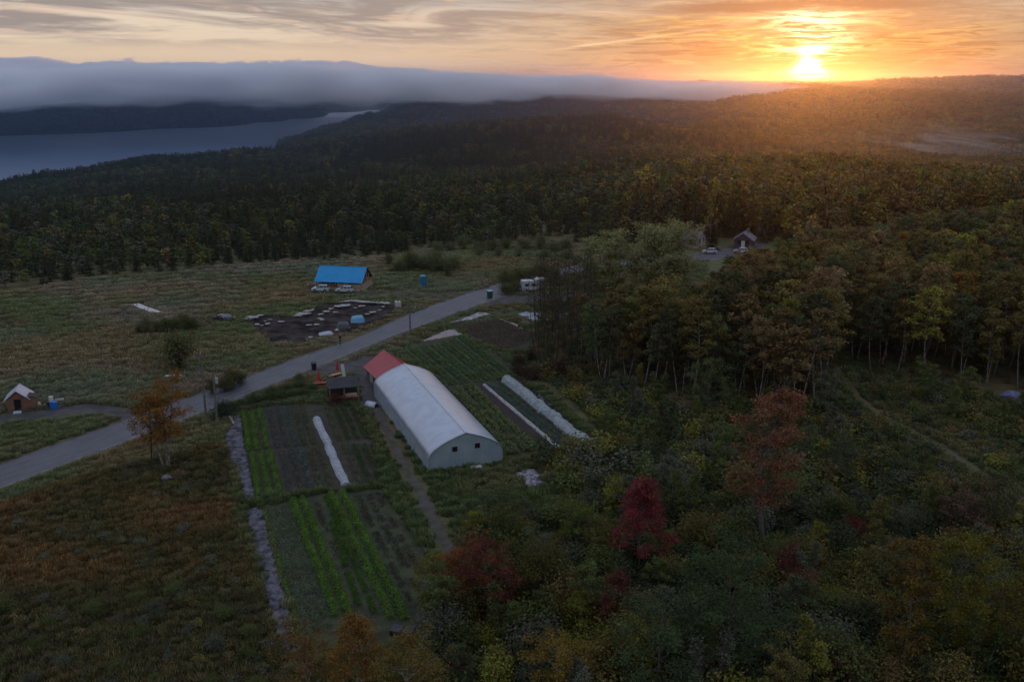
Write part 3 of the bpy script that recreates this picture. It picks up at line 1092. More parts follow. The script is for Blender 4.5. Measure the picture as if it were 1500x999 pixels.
def greenhouse():
    a, b, c = P(627, 692), P(737, 677), P(548.5, 581)
    ey = (c - a).normalized()
    ex = Vector((ey.y, -ey.x, 0))
    rz = math.atan2(ex.y, ex.x)
    W = (b - a).dot(ex)
    Ln = (c - a).length + .3
    root = empty('greenhouse', a, rz, 'long white plastic covered greenhouse with a grey panelled end wall', 'greenhouse')
    hw = W / 2
    prof = [(-hw + .06, 1.75), (-hw + .30, 2.22), (-hw + .78, 2.66), (-hw + 1.5, 3.10), (-hw + 2.4, 3.52), (-hw + 3.4, 3.88), (0, 4.22)]
    prof = [(x + hw, z) for x, z in prof]
    full = prof + [(W - x, z) for x, z in prof[-2::-1]]
    # roof cover, lightly sagging between the hoops
    ny = 49
    n = len(full)
    vs = []
    for j in range(ny):
        y = -.12 + (Ln + .24) * j / (ny - 1)
        sag = (.06 if j % 2 else 0.0) * (.7 + .6 * float(hash2(np.array(j * 1.0), np.array(2.0), 4)))
        for i, (x, z) in enumerate(full):
            k = 1 - abs(i - (n - 1) / 2) / ((n - 1) / 2)
            vs.append((x + (hw - x) * .006 * (j % 2), y, z - sag * k))
    fs = [[j * n + i, j * n + i + 1, (j + 1) * n + i + 1, (j + 1) * n + i] for j in range(ny - 1) for i in range(n - 1)]
    r = MB().add(vs, fs).build('roof_cover', film, root, smooth=True)
    so = r.modifiers.new('thick', 'SOLIDIFY'); so.thickness = .05; so.offset = -1
    for sx in (0, 1):
        m = MB()
        x = .05 if sx == 0 else W - .05
        o = 1 if sx == 0 else -1
        ys = np.linspace(0.0, Ln, 41)
        vs = []
        for k, y in enumerate(ys):
            w = .03 * math.sin(k * 2.1)
            vs += [(x - o * .05 + w * .3, y, .02), (x + w + .02 * o, y, .85), (x + .05 * o, y, 1.70)]
        fs = [[k * 3 + q, k * 3 + q + 1, k * 3 + 4 + q, k * 3 + 3 + q] for k in range(40) for q in range(2)]
        m.add(vs, fs)
        sc = m.build('side_curtain', film_side, root)
        so = sc.modifiers.new('thick', 'SOLIDIFY'); so.thickness = .03
    # end walls
    out = [(0.02, 0.0), (0.06, 1.72)] + [(x, z - .06) for x, z in full[1:-1]] + [(W - .06, 1.72), (W - .02, 0.0)]
    for y, nm in ((0.02, 'end_wall'), (Ln - .06, 'end_wall')):
        ew = MB().prism(out, y, y + .04).build(nm, film_end, root)
        if y < 1:
            ribs = MB()
            for k in range(1, 9):
                x = W * k / 9
                zt = np.interp(x, [p[0] for p in full], [p[1] for p in full]) - .08
                ribs.box((x, y - .012, zt / 2), (.05, .03, zt - .06))
            ribs.box((W / 2, y - .014, .28), (W - .3, .03, .08))
            ribs.build('rib', mat('pale_rib', (.33, .39, .42), .5), ew)
            for x, z in ((W * .355, 2.36), (W * .655, 2.44)):
                wn = MB().box((x, y - .022, z), (.62, .05, .62)).build('window', dark_glass, ew)
                f = MB()
                for dx, dz, sx, sz in ((-.34, 0, .06, .74), (.34, 0, .06, .74), (0, .34, .62, .06), (0, -.34, .62, .06)):
                    f.box((x + dx, y - .026, z + dz), (sx, .06, sz))
                f.build('window_frame', mat('grey_frame', (.3, .33, .35), .6), wn)
    hp = MB()
    for y in (-.13, Ln + .10):
        hp = MB()
        for (x0, z0), (x1, z1) in zip(full[:-1], full[1:]):
            hp.bar((x0, y, z0 - .02), (x1, y, z1 - .02), .035, 5)
        hp.bar((.06, y + .05, 0), (.06, y + .05, 1.76), .035, 5)
        hp.bar((W - .06, y + .05, 0), (W - .06, y + .05, 1.76), .035, 5)
        hp.build('end_hoop', steel, root)
    MB().bar((hw, -.1, 4.235), (hw, Ln + .1, 4.235), .045, 6).build('ridge_seam', mat('film_seam', (.70, .71, .74), .4), root)
    for x in (.02, W - .02):
        MB().box((x, Ln / 2, .10), (.06, Ln, .2)).build('base_board', mat('grey_board', (.22, .2, .18), .9), root)
    # small white porch joined to the far end
    pr = [(3.1, 0), (3.1, 2.6), (3.6, 3.3), (4.5, 3.75), (5.4, 3.3), (5.9, 2.6), (5.9, 0)]
    MB().prism(pr, Ln, Ln + .45).build('porch', film, root)
    # white box at the foot of the end wall
    t = P(697, 688)
    o = empty('white_crate', t, rz, 'low white crate lying on the grass at the greenhouse end wall', 'crate')
    MB().box((-.32, 0, .2), (.62, .6, .4)).build('body', white_paint, o, bevel=.03)
    MB().box((.33, 0, .19), (.62, .6, .38)).build('body', mat('offwhite_paint', (.62, .65, .66), .5), o, bevel=.03)
    MB().box((0, 0, .415), (1.34, .66, .03)).build('lid', white_paint, o)


greenhouse()


def white_arch():
    o = empty('cover_arch', P(545, 595), R(-28), 'curved white half barrel cover on the ground by the greenhouse corner', 'cover')
    n = 10
    vs, fs = [], []
    for y in (-.8, .8):
        for i in range(n + 1):
            t = math.pi * i / n
            vs.append((math.cos(t) * .62, y, math.sin(t) * .62 + .02))
    fs = [[i, i + 1, n + 2 + i, n + 1 + i] for i in range(n)]
    m = MB().add([(y, x, z) for x, y, z in vs], fs).build('shell', film, o, smooth=True)
    so = m.modifiers.new('thick', 'SOLIDIFY'); so.thickness = .05
    MB().box((.0, 0, .06), (1.5, 1.0, .1)).build('base_frame', mat('dark_timber', (.05, .04, .035), .9), o)


white_arch()

wood_raw = mat('raw_wood', (.28, .17, .10), .85, col2=(.20, .11, .065), vscale=2.5)
wood_dark = mat('dark_timber', (.05, .04, .035), .9)
wood_pale = mat('pale_wood', (.36, .29, .22), .85, col2=(.26, .2, .15), vscale=2.5)


def ribbed(name, A, B, C, D, m, parent, n=16, t=.05, rib=.03):
    """a metal roof slope ABCD (A-B ridge, D-C eave) with standing ribs"""
    mb = MB().slab(A, B, C, D, t)
    A, B, C, D = map(Vector, (A, B, C, D))
    nn = (B - A).cross(D - A).normalized()
    for i in range(n + 1):
        k = i / n
        p, q = A.lerp(B, k), D.lerp(C, k)
        e = (B - A).normalized() * .025
        top = nn * (t + rib) if True else nn
        b = nn * t * .98
        mb.add([p - e + b, p + e + b, q + e + b, q - e + b, p - e + top, p + e + top, q + e + top, q - e + top],
               [[3, 2, 1, 0], [4, 5, 6, 7], [0, 1, 5, 4], [1, 2, 6, 5], [2, 3, 7, 6], [3, 0, 4, 7]])
    return mb.build(name, m, parent)


def red_barn():
    # ridge runs from the yard side to the greenhouse
    A, B = P(560, 512, 3.75), P(590, 537, 3.75)
    d = (B - A); Ln = d.length * .88
    B = B + Vector((-d.x, -d.y, 0)).normalized() * .35
    rz = math.atan2(d.y, d.x) - math.pi / 2 + math.pi          # local +y points away from the greenhouse
    root = empty('red_roof_barn', (B.x, B.y, 0), rz, 'small barn with a steep red metal roof behind the greenhouse', 'barn')
    hw, ez, rzh = 2.75, 1.85, 3.75
    red = mat('red_metal_roof', (.40, .050, .058), .42, col2=(.34, .043, .05), vscale=.6, spec=.5)
    lo = .35
    s = (rzh - ez) / hw
    for sg in (1, -1):
        e = hw + .38
        A_, B_ = (0, -.2, rzh), (0, Ln + .25, rzh)
        C_, D_ = (sg * e, Ln + .25, rzh - s * e), (sg * e, -.2, rzh - s * e)
        if sg == 1: ribbed('roof', B_, A_, D_, C_, red, root, 14)
        else: ribbed('roof', A_, B_, C_, D_, red, root, 14)
    w = MB()
    outl = [(-hw, 0), (hw, 0), (hw, ez - .12), (0, rzh - .14), (-hw, ez - .12)]
    w.prism(outl, .0, Ln)
    w.build('wall', mat('barn_boards', (.09, .085, .085), .9, col2=(.06, .055, .055), vscale=2.0), root)
    MB().bar((0, -.22, rzh + .06), (0, Ln + .27, rzh + .06), .07, 6).build('ridge_cap', red, root)
    # doors seen beside the roof's edge
    for sg in (1, -1):
        dr = MB().box((sg * (hw + .03), Ln * .25, .84), (.06, 1.0, 1.64)).build('door', mat('red_door', (.22, .02, .02), .6), root)
        MB().box((sg * (hw + .08), Ln * .25 + .38, 1.0), (.05, .06, .16)).build('handle', steel, dr)
        MB().box((sg * (hw + .025), Ln * .70, .84), (.05, 1.5, 1.62)).build('shutter', mat('grey_shutter', (.24, .25, .26), .7), root)


red_barn()


def farm_stand():
    a, b, d = P(477, 554, 2.9), P(522.7, 550, 2.9), P(482, 572.7, 2.15)
    rz = math.atan2((b - a).y, (b - a).x)
    W = (b - a).length
    dep = 2.7
    root = empty('farm_stand', (a.x, a.y, 0), rz, 'open farm stand shelter with a black sloping roof beside the yard', 'shelter')
    black = mat('black_roofing', (.018, .018, .022), .55, col2=(.03, .03, .034), vscale=1.2)
    ribbed('roof', (0, 0, 2.9), (W, 0, 2.9), (W, -dep, 2.15), (0, -dep, 2.15), black, root, 9, .06, .025) if False else None
    ribbed('roof', (W, 0, 2.86), (0, 0, 2.86), (0, -dep, 2.12), (W, -dep, 2.12), black, root, 9, .06, .025)
    for x in (.2, W / 2, W - .2):
        MB().box((x, -.2, 1.38), (.13, .13, 2.76)).build('post', wood_dark, root)
        MB().box((x, -dep + .25, 1.05), (.13, .13, 2.1)).build('post', wood_raw, root)
    MB().box((W / 2, -.2, 1.2), (W - .5, .05, 1.9)).build('back_wall', wood_dark, root)
    MB().box((W / 2, -dep + .35, .78), (W - .6, .8, .07)).build('counter', wood_raw, root)
    MB().box((W / 2, -dep - .02, .42), (W - .8, .05, .7)).build('front_board', mat('reddish_board', (.14, .07, .05), .85), root)
    MB().box((W * .72, -dep + .3, 1.0), (1.5, .5, .36)).build('produce_tray', wood_pale, root)


farm_stand()


def parasol(px, py, label, h=2.3):
    red = mat('red_canvas', (.40, .015, .02), .8)
    o = empty('closed_parasol', P(px, py), .2, label, 'parasol')
    MB().bar((0, 0, 0), (0, 0, h), .03, 6).build('pole', steel, o)
    MB().bar((0, 0, h * .42), (0, 0, h * .97), .28, 8, .05).build('canopy', red, o, smooth=False)
    MB().bar((0, 0, 0), (0, 0, .12), .25, 10).build('base', mat('grey_concrete', (.3, .29, .28), .9), o)


parasol(467.5, 566, 'closed red parasol at the picnic table left of the black roofed stand')
parasol(494.5, 551, 'closed red parasol behind the black roofed stand')


def picnic_table(px, py, rz, m, label):
    o = empty('picnic_table', P(px, py), rz, label, 'table')
    MB().box((0, 0, .75), (1.8, .75, .05)).build('tabletop', m, o)
    for s in (-1, 1):
        MB().box((0, s * .68, .45), (1.8, .26, .05)).build('bench', m, o)
        MB().bar((s * .6, -.7, 0), (s * .6, .3, .72), .05, 4).bar((s * .6, .7, 0), (s * .6, -.3, .72), .05, 4).build('leg', m, o)


picnic_table(469, 568, .3, mat('red_table_paint', (.34, .05, .035), .7), 'red picnic table on the grass left of the farm stand')
picnic_table(493, 555, .8, mat('orange_wood', (.42, .24, .12), .8), 'orange wooden picnic table behind the farm stand')
_o = empty('leaning_board', P(505, 556), .5, 'white board propped upright behind the farm stand roof', 'board')
MB().slab((-.25, 0, 0), (.25, 0, 0), (.05, .3, 2.3), (-.45, .3, 2.3), .04).build('panel', white_paint, _o)
MB().bar((-.1, .9, 0), (-.15, .25, 1.8), .03, 5).build('prop', wood_raw, _o)
_o = empty('white_post', P(541, 556), 0, 'short white capped post at the yard side of the barn', 'post')
MB().bar((0, 0, 0), (0, 0, 1.25), .045, 6).build('shaft', wood_dark, _o)
MB().box((0, 0, 1.35), (.32, .22, .26)).build('cap', white_paint, _o)


# ---------------------------------------------------------------- house with the blue roof
def blue_house():
    a, b = P(469, 389, 4.5), P(537, 391.5, 4.5)
    rz = math.atan2((b - a).y, (b - a).x)
    W = (b - a).length
    root = empty('blue_roof_house', (a.x, a.y, 0), rz, 'timber house under a bright blue metal roof in the meadow', 'house')
    blue = mat('blue_metal_roof', (.0, .27, .58), .42, col2=(.0, .235, .51), vscale=.8, spec=.5)
    hw, ez, rg = 2.9, 2.15, 4.4
    s = (rg - ez) / hw
    e = hw + .55
    ribbed('roof', (W + .1, 0, rg), (-.1, 0, rg), (-.1, -e, rg - s * e), (W + .1, -e, rg - s * e), blue, root, 22)
    ribbed('roof', (-.1, 0, rg), (W + .1, 0, rg), (W + .1, e, rg - s * e), (-.1, e, rg - s * e), mat('roof_underlay', (.10, .055, .045), .8), root, 10)
    wl = mat('log_wall', (.26, .15, .095), .85, col2=(.18, .095, .06), vscale=2)
    MB().prism([(-hw + .9, .5), (hw - .1, .5), (hw - .1, ez), (0, rg - .15), (-hw + .9, ez + .6)], 0.4, W - 1.3, axis='x').build('wall', wl, root)
    MB().box((W / 2, -.1, .3), (W + .4, hw * 2 + .2, .5)).build('deck', wood_pale, root)
    for i in range(7):
        MB().box((.2 + (W - .4) * i / 6, -hw - .05, 1.2), (.16, .16, 1.5)).build('porch_post', wl, root)
    for y in (-hw - .05, -hw + 1.6, 0.0, hw - 1.6, hw):
        zt = rg - abs(y) * s - .25
        MB().box((W - .15, y, zt / 2 + .3), (.18, .18, zt - .6)).build('porch_post', mat('orange_timber', (.36, .19, .12), .85), root)
    MB().box((W - .1, 0, 1.0), (.08, hw * 2, .85)).box((W * .72, -hw - .12, 1.0), (W * .5, .08, .8)).build('railing', wood_pale, root)
    for k, (x, w) in enumerate(((1.4, 1.0), (3.4, 1.2), (5.4, 1.0), (7.4, 1.2))):
        wn = MB().box((x, -hw + .86, 1.5), (w, .08, 1.0)).build('window', dark_glass, root)
        MB().box((x, -hw + .84, 1.0), (w + .2, .1, .08)).box((x, -hw + .84, 2.04), (w + .2, .1, .08)).box((x - w / 2 - .05, -hw + .84, 1.52), (.09, .1, 1.1)).box((x + w / 2 + .05, -hw + .84, 1.52), (.09, .1, 1.1)).build('window_frame', white_paint, wn)
    wn = MB().box((W - 1.28, -.5, 2.0), (.06, 1.0, 1.6)).build('door', mat('white_door', (.5, .47, .44), .6), root)
    MB().box((W - 1.24, -.15, 1.9), (.05, .08, .14)).build('handle', steel, wn)
    MB().bar((-.15, 0, rg + .06), (W + .15, 0, rg + .06), .08, 6).build('ridge_cap', blue, root)
    st = MB()
    for k in range(3): st.box((W - 1.0, -hw - .35 - k * .28, .40 - k * .13), (1.3, .3, .12))
    st.build('step', wood_pale, root)
    # timber heap at the left corner
    t = empty('lumber_pile', P(458, 421), .4, 'heap of pale lumber at the left corner of the blue roofed house', 'lumber')
    rng = random.Random(4)
    for k in range(7):
        MB().box((rng.uniform(-.4, .4), rng.uniform(-.5, .5), .12 + .12 * k), (rng.uniform(1.6, 2.8), .22, .1), rng.uniform(-.5, .5)).build('board', [wood_raw, wood_pale, white_paint][k % 3], t)
    t = empty('stacked_panels', P(476.5, 415), .2, 'white panels leaning under the left porch of the blue roofed house', 'panels')
    for k in range(3):
        MB().slab((-.8, k * .14, .05), (.8, k * .14, .05), (.9, .5 + k * .14, 1.3), (-.7, .5 + k * .14, 1.3), .05).build('panel', white_paint if k != 1 else wood_pale, t)


blue_house()


# ---------------------------------------------------------------- cars
def car_parts(body_m, suv=True):
    """a parked estate car, nose toward +x; returns (part name, mesh, material) pieces"""
    L_, Wd, hh = 4.5, 1.8, 1.5 if suv else 1.42
    body = [(-2.2, .35), (-2.25, .75), (-2.15, .98), (-1.95, 1.0), (1.05, .98), (1.9, .86), (2.2, .68), (2.22, .35)]
    cab = [(-2.1, .985), (-1.75, hh - .08), (-1.45, hh), (.05, hh), (.35, hh - .06), (1.12, .975)]
    return body, cab, Wd, hh


tyre_m = mat('tyre_rubber', (.015, .015, .016), .9)
rim_m = mat('alloy_rim', (.45, .46, .47), .35, metal=.8)
glass_m = mat('car_glass', (.02, .025, .03), .12, spec=.6)
lamp_w = mat('headlamp_lens', (.7, .7, .68), .2)
lamp_r = mat('tail_lamp_lens', (.35, .02, .02), .25)


def car(name, px, py, rz, label, m, group=None):
    o = empty(name, P(px, py), rz, label, 'car', group)
    o.scale = (.80, .86, .90)
    body, cab, Wd, hh = car_parts(m)
    n = len(body)

    def loft(prof, w0, w1, zmid):
        """sides tuck in toward the roof"""
        vs = []
        for sg in (-1, 1):
            for x, z in prof:
                k = max(0, min(1, (z - .95) / max(.01, hh - .95)))
                vs.append((x, sg * (w0 * (1 - k) + w1 * k) / 2, z))
        q = len(prof)
        fs = [[i, (i + 1) % q, q + (i + 1) % q, q + i] for i in range(q)] + [list(range(q)), list(range(q, 2 * q))[::-1]]
        return vs, fs
    b = MB().add(*loft(body, Wd, Wd, 1)).build('body', m, o, bevel=.07)
    c = MB().add(*loft(cab, Wd - .12, Wd - .5, 1)).build('cabin', glass_m, o, bevel=.04)
    MB().prism([(-1.72, hh - .05), (-1.45, hh + .025), (.05, hh + .025), (.32, hh - .03)], -(Wd - .46) / 2, (Wd - .46) / 2, axis='y').build('roof', m, o, bevel=.02)
    for sg in (-1, 1):
        for x0, x1 in ((-2.07, -1.72), (-.95, -.9), (.06, .02), (1.1, .34)):
            MB().bar((x0, sg * (Wd - .10) / 2, .99), (x1, sg * (Wd - .44) / 2, hh - .02), .045, 4).build('pillar', m, c)
    for x in (-1.35, 1.38):
        for sg in (-1, 1):
            y = sg * (Wd / 2 - .09)
            w = MB().bar((x, y - .11, .33), (x, y + .11, .33), .33, 14).build('wheel', tyre_m, o)
            MB().bar((x, y + sg * .112, .33), (x, y + sg * .125, .33), .2, 10).build('rim', rim_m, w)
            MB().bar((x, y + sg * .0, .36), (x, y + sg * .095, .36), .40, 14).build('wheel_arch', tyre_m, o)
    for sg in (-1, 1):
        MB().box((2.16, sg * .62, .72), (.16, .38, .14)).build('headlight', lamp_w, o)
        MB().box((-2.2, sg * .72, .85), (.12, .24, .24)).build('tail_light', lamp_r, o)
        MB().box((.85, sg * (Wd / 2 + .09), 1.02), (.14, .18, .12)).build('wing_mirror', m, o)
    return o


silver = mat('silver_car_paint', (.50, .54, .58), .3, spec=.6, metal=.2)
pale_blue = mat('pale_green_car_paint', (.40, .53, .55), .3, spec=.6)
white_car = mat('white_car_paint', (.50, .51, .53), .3, spec=.6)
car('parked_car', 470, 427, R(176), 'pale green blue car parked left in front of the blue roofed house', pale_blue)
car('parked_car', 505, 428.5, R(174), 'silver car parked right in front of the blue roofed house', silver)
car('parked_car', 1039.5, 371.5, R(178), 'white car parked on the road beyond the big willow', white_car)
car('parked_car', 1085, 371, R(170), 'white car parked in front of the far dark house', white_car)


# ---------------------------------------------------------------- roadside shed and its clutter
def shed():
    a, b = P(2, 589, 2.0), P(41, 584.5, 2.0)
    f0, f1 = P(12, 603.5), P(39, 601)           # front wall foot
    rz = heading(f0, f1)
    W = (f1 - f0).length + .3
    root = empty('garden_shed', (f0.x, f0.y, 0), rz, 'small brown shed with a pale metal gable roof by the driveway', 'shed')
    wl = mat('shed_boards', (.22, .115, .075), .85, col2=(.16, .08, .05), vscale=3)
    D_ = 2.6
    MB().prism([(0, 0), (W, 0), (W, 1.75), (W / 2, 2.75), (0, 1.75)], 0, D_).build('wall', wl, root)
    tin = mat('pale_tin_roof', (.52, .55, .60), .4, col2=(.44, .47, .52), vscale=1, metal=.1)
    e = .35
    ribbed('roof', (W / 2, -e, 2.82), (W / 2, D_ + e, 2.82), (-e, D_ + e, 1.50), (-e, -e, 1.50), tin, root, 7)
    ribbed('roof', (W / 2, D_ + e, 2.82), (W / 2, -e, 2.82), (W + e, -e, 1.50), (W + e, D_ + e, 1.50), tin, root, 7)
    dr = MB().box((W * .5, -.03, .85), (.85, .08, 1.6)).build('door', dark_glass, root)
    f = MB()
    for dx, dz, sx, sz in ((-.47, 0, .09, 1.72), (.47, 0, .09, 1.72), (0, .85, .85, .09)):
        f.box((W * .5 + dx, -.035, .85 + dz), (sx, .1, sz))
    f.build('door_frame', wl, dr)
    MB().box((W + .45, .5, .85), (.9, 1.3, 1.7)).build('lean_to', wl, root)
    ribbed('lean_to_roof', (W + .02, 1.35, 2.0), (W + .02, -.2, 2.0), (W + 1.15, -.2, 1.66), (W + 1.15, 1.35, 1.66), mat('brown_roofing', (.10, .06, .05), .8), root, 4)
    MB().box((W * .5, -.85, .12), (1.0, .75, .18)).build('step', mat('pale_mint_step', (.42, .52, .48), .7), root)


shed()


def barrel(px, py, m, label, h=.9, r=.3, group=None):
    o = empty('barrel', P(px, py), 0, label, 'barrel', group)
    MB().bar((0, 0, 0), (0, 0, h * .33), r * .94, 14, r).bar((0, 0, h * .33), (0, 0, h * .66), r, 14).bar((0, 0, h * .66), (0, 0, h), r, 14, r * .92).build('drum', m, o)
    MB().bar((0, 0, h), (0, 0, h + .04), r * .96, 14).build('lid', m, o)


bluep = mat('blue_plastic', (.02, .13, .42), .4)
barrel(81.5, 599.5, bluep, 'blue plastic barrel beside the driveway, right of its pair', 1.05, .34)
barrel(77.5, 599, bluep, 'blue plastic barrel beside the driveway, left of its pair', 1.0, .33)
barrel(72.5, 598, mat('black_plastic', (.015, .015, .018), .5), 'black barrel left of the two blue barrels', .85, .3)
barrel(76, 594, white_paint, 'white barrel standing behind the blue barrels', 1.25, .3)
barrel(58, 597.5, mat('cream_paint', (.6, .55, .48), .6), 'small cream drum between the shed and the blue barrels', .75, .2)
_o = empty('white_sign_board', P(88, 591), .3, 'low white board on a peg behind the blue barrels', 'board')
MB().box((0, 0, .6), (1.1, .08, .26)).build('panel', white_paint, _o)
MB().box((0, .06, .25), (.08, .05, .5)).build('peg', wood_dark, _o)
_o = empty('white_marker', P(149, 616), .2, 'small white stone marker on the grass between driveway and road', 'marker')
MB().box((0, 0, .16), (.75, .4, .32)).build('slab', white_paint, _o, bevel=.08)
MB().box((0, 0, .02), (.95, .6, .04)).build('plinth', wood_dark, _o)


# ---------------------------------------------------------------- poles, bins, toilet
def pole(px, py, h, label, arm=True, rz=0.0):
    o = empty('utility_pole', P(px, py), rz, label, 'utility pole', 'utility poles along the road')
    pm = mat('weathered_pole', (.16, .14, .125), .9, col2=(.10, .088, .08), vscale=2)
    MB().bar((0, 0, 0), (0, 0, h), .16, 8, .10).build('post', pm, o)
    if arm:
        MB().box((0, 0, h - .45), (1.7, .1, .12)).build('cross_arm', pm, o)
        for x in (-.75, 0, .75):
            MB().bar((x, 0, h - .39 if x else h), (x, 0, h - .2 if x else h + .2), .05, 6).build('insulator', mat('grey_ceramic', (.3, .29, .28), .4), o)
    else:
        MB().bar((.0, 0, h - 1.1), (.28, 0, h - 1.1), .04, 5).build('bracket', steel, o)
        MB().bar((.35, 0, h - 1.5), (.35, 0, h - .8), .2, 10).build('transformer', mat('grey_can', (.3, .31, .32), .5), o)
    return o


pole(302, 612, 8.6, 'taller grey utility pole beside the road behind the orange birch', True, .6)
pole(318.5, 623, 7.0, 'shorter utility pole nearest the crumpled tarp and road', False, .6)
pole(601, 487, 7.2, 'dark utility pole on the verge beside the two pale ground sheets', True, .6)
pole(1109, 346, 8.5, 'far utility pole beside the dark house', True, 1.2)
pole(1014, 358, 8.0, 'far utility pole just behind the big willow crown', True, 1.2)


def portaloo():
    o = empty('portable_toilet', P(620, 418.5), .25, 'blue portable toilet standing alone in the meadow', 'portable toilet')
    MB().box((0, 0, 1.0), (1.15, 1.15, 1.9)).build('body', mat('toilet_blue', (.012, .13, .27), .45), o, bevel=.04)
    MB().prism([(-.64, 1.96), (-.5, 2.2), (.5, 2.2), (.64, 1.96)], -.64, .64).build('roof', mat('toilet_roof', (.07, .25, .40), .45), o, bevel=.05)
    d = MB().box((0, -.59, 1.0), (.75, .05, 1.75)).build('door', mat('toilet_door', (.015, .15, .30), .45), o)
    MB().box((.28, -.63, 1.0), (.06, .05, .14)).build('handle', steel, d)
    MB().bar((.4, .4, 2.15), (.4, .4, 2.5), .06, 8).build('vent_pipe', mat('toilet_blue', (0, 0, 0)), o)


portaloo()


def bin_(px, py, s, m, label, cat='bin', lid=None):
    o = empty('waste_bin', P(px, py), .4, label, cat)
    w, h = .75 * s, 1.05 * s
    vs = [(-w * .42, -w * .42, .06), (w * .42, -w * .42, .06), (w * .42, w * .42, .06), (-w * .42, w * .42, .06), (-w * .5, -w * .5, h), (w * .5, -w * .5, h), (w * .5, w * .5, h), (-w * .5, w * .5, h)]
    MB().add(vs, [[3, 2, 1, 0], [4, 5, 6, 7], [0, 1, 5, 4], [1, 2, 6, 5], [2, 3, 7, 6], [3, 0, 4, 7]]).build('body', m, o, bevel=.02)
    MB().slab((-w * .54, -w * .54, h), (w * .54, -w * .54, h), (w * .54, w * .54, h + .1), (-w * .54, w * .54, h + .1), .05).build('lid', lid or m, o)
    for x in (-w * .4, w * .4):
        MB().bar((x - .04, w * .42, .1), (x + .04, w * .42, .1), .1, 8).build('wheel', tyre_m, o)


bin_(717.5, 436.5, 1.35, mat('dark_green_plastic', (.02, .075, .05), .5), 'dark green waste bin at the junction of road and side drive', lid=mat('pale_green_lid', (.22, .38, .32), .5))
bin_(460, 541.5, .95, mat('black_plastic', (0, 0, 0)), 'black waste bin at the roadside opposite the farm stand')
_o = empty('marker_post', P(498.5, 505), .3, 'short dark post on the far verge of the road', 'post')
MB().bar((0, 0, 0), (0, 0, 1.3), .09, 6).build('shaft', wood_dark, _o)
MB().box((0, 0, 1.35), (.42, .4, .4)).build('box', mat('black_plastic', (0, 0, 0)), _o, bevel=.03)


def ibc():
    o = empty('water_tank', P(583, 450.5), .35, 'white cage water tank at the right corner of the dark tarp', 'tank')
    MB().box((0, 0, .68), (1.0, 1.15, 1.0)).build('tank_bladder', mat('milky_plastic', (.55, .55, .58), .4), o, bevel=.08)
    c = MB()
    for x in (-.56, -.28, 0, .28, .56):
        for y in (-.62, .62): c.bar((x, y, .15), (x, y, 1.2), .02, 4)
    for y in (-.62, -.3, 0, .3, .62):
        for x in (-.56, .56): c.bar((x, y, .15), (x, y, 1.2), .02, 4)
    for z in (.35, .75, 1.2):
        for s_ in (-1, 1):
            c.bar((-.56, .62 * s_, z), (.56, .62 * s_, z), .02, 4).bar((.56 * s_, -.62, z), (.56 * s_, .62, z), .02, 4)
    c.build('cage', steel, o)
    MB().box((0, 0, .08), (1.15, 1.25, .13)).build('pallet', wood_raw, o)
    MB().bar((0, 0, 1.18), (0, 0, 1.26), .2, 10).build('cap', mat('black_plastic', (0, 0, 0)), o)


ibc()


def camper(px, py, rz, L_, label):
    o = empty('camper_trailer', P(px, py), rz, label, 'trailer')
    MB().prism([(-L_ / 2, .45), (L_ / 2, .45), (L_ / 2 + .25, 1.2), (L_ / 2 - .1, 2.35), (-L_ / 2 + .1, 2.4), (-L_ / 2 - .15, 1.3)], -1.0, 1.0).build('body', mat('trailer_white', (.42, .43, .45), .4), o, bevel=.08)
    for x in (-L_ * .2, L_ * .22):
        w = MB().box((x, -1.01, 1.55), (.8, .04, .5)).build('window', glass_m, o)
    MB().box((L_ * .02, -1.01, 1.3), (.55, .04, 1.5)).build('door', mat('trailer_door', (.5, .51, .54), .4), o)
    for y in (-.92, .92):
        w = MB().bar((0, y - .1, .33), (0, y + .1, .33), .33, 12).build('wheel', tyre_m, o)
    MB().bar((L_ / 2, 0, .5), (L_ / 2 + 1.0, 0, .45), .05, 5).build('tow_bar', steel, o)


camper(775, 427, R(12), 3.4, 'white camper trailer under the bushes by the side drive')
camper(789, 424, R(70), 3.0, 'white trailer parked close behind the camper by the side drive')


# ---------------------------------------------------------------- far houses
def far_house(px, py, rz, W, D_, ez, rg, wall_m, roof_m, name, label):
    o = empty(name, P(px, py), rz, label, 'house')
    MB().prism([(-D_ / 2, 0), (D_ / 2, 0), (D_ / 2, ez), (0, rg - .1), (-D_ / 2, ez)], -W / 2, W / 2, axis='y').build('wall', wall_m, o)
    s = (rg - ez) / (D_ / 2)
    e = D_ / 2 + .5
    ribbed('roof', (0, W / 2 + .4, rg), (0, -W / 2 - .4, rg), (e, -W / 2 - .4, rg - s * e), (e, W / 2 + .4, rg - s * e), roof_m, o, 8)
    rf = ribbed('roof', (0, -W / 2 - .4, rg), (0, W / 2 + .4, rg), (-e, W / 2 + .4, rg - s * e), (-e, -W / 2 - .4, rg - s * e), roof_m, o, 8)
    MB().box((D_ * .15, W * .2, rg + .2), (.6, .6, 1.2)).build('chimney', mat('brick', (.2, .1, .08), .9), rf)
    for y in (-W * .28, W * .28):
        for x in (-D_ / 2 - .02, D_ / 2 + .02):
            MB().box((x, y, 1.6), (.05, 1.1, 1.1)).build('window', dark_glass, o)
    for x in (-D_ * .22, D_ * .22):
        MB().box((x, -W / 2 - .02, 1.7), (1.0, .05, 1.1)).build('window', dark_glass, o)
    MB().box((0, -W / 2 - .03, 1.05), (.9, .06, 2.0)).build('door', white_paint, o)
    return o


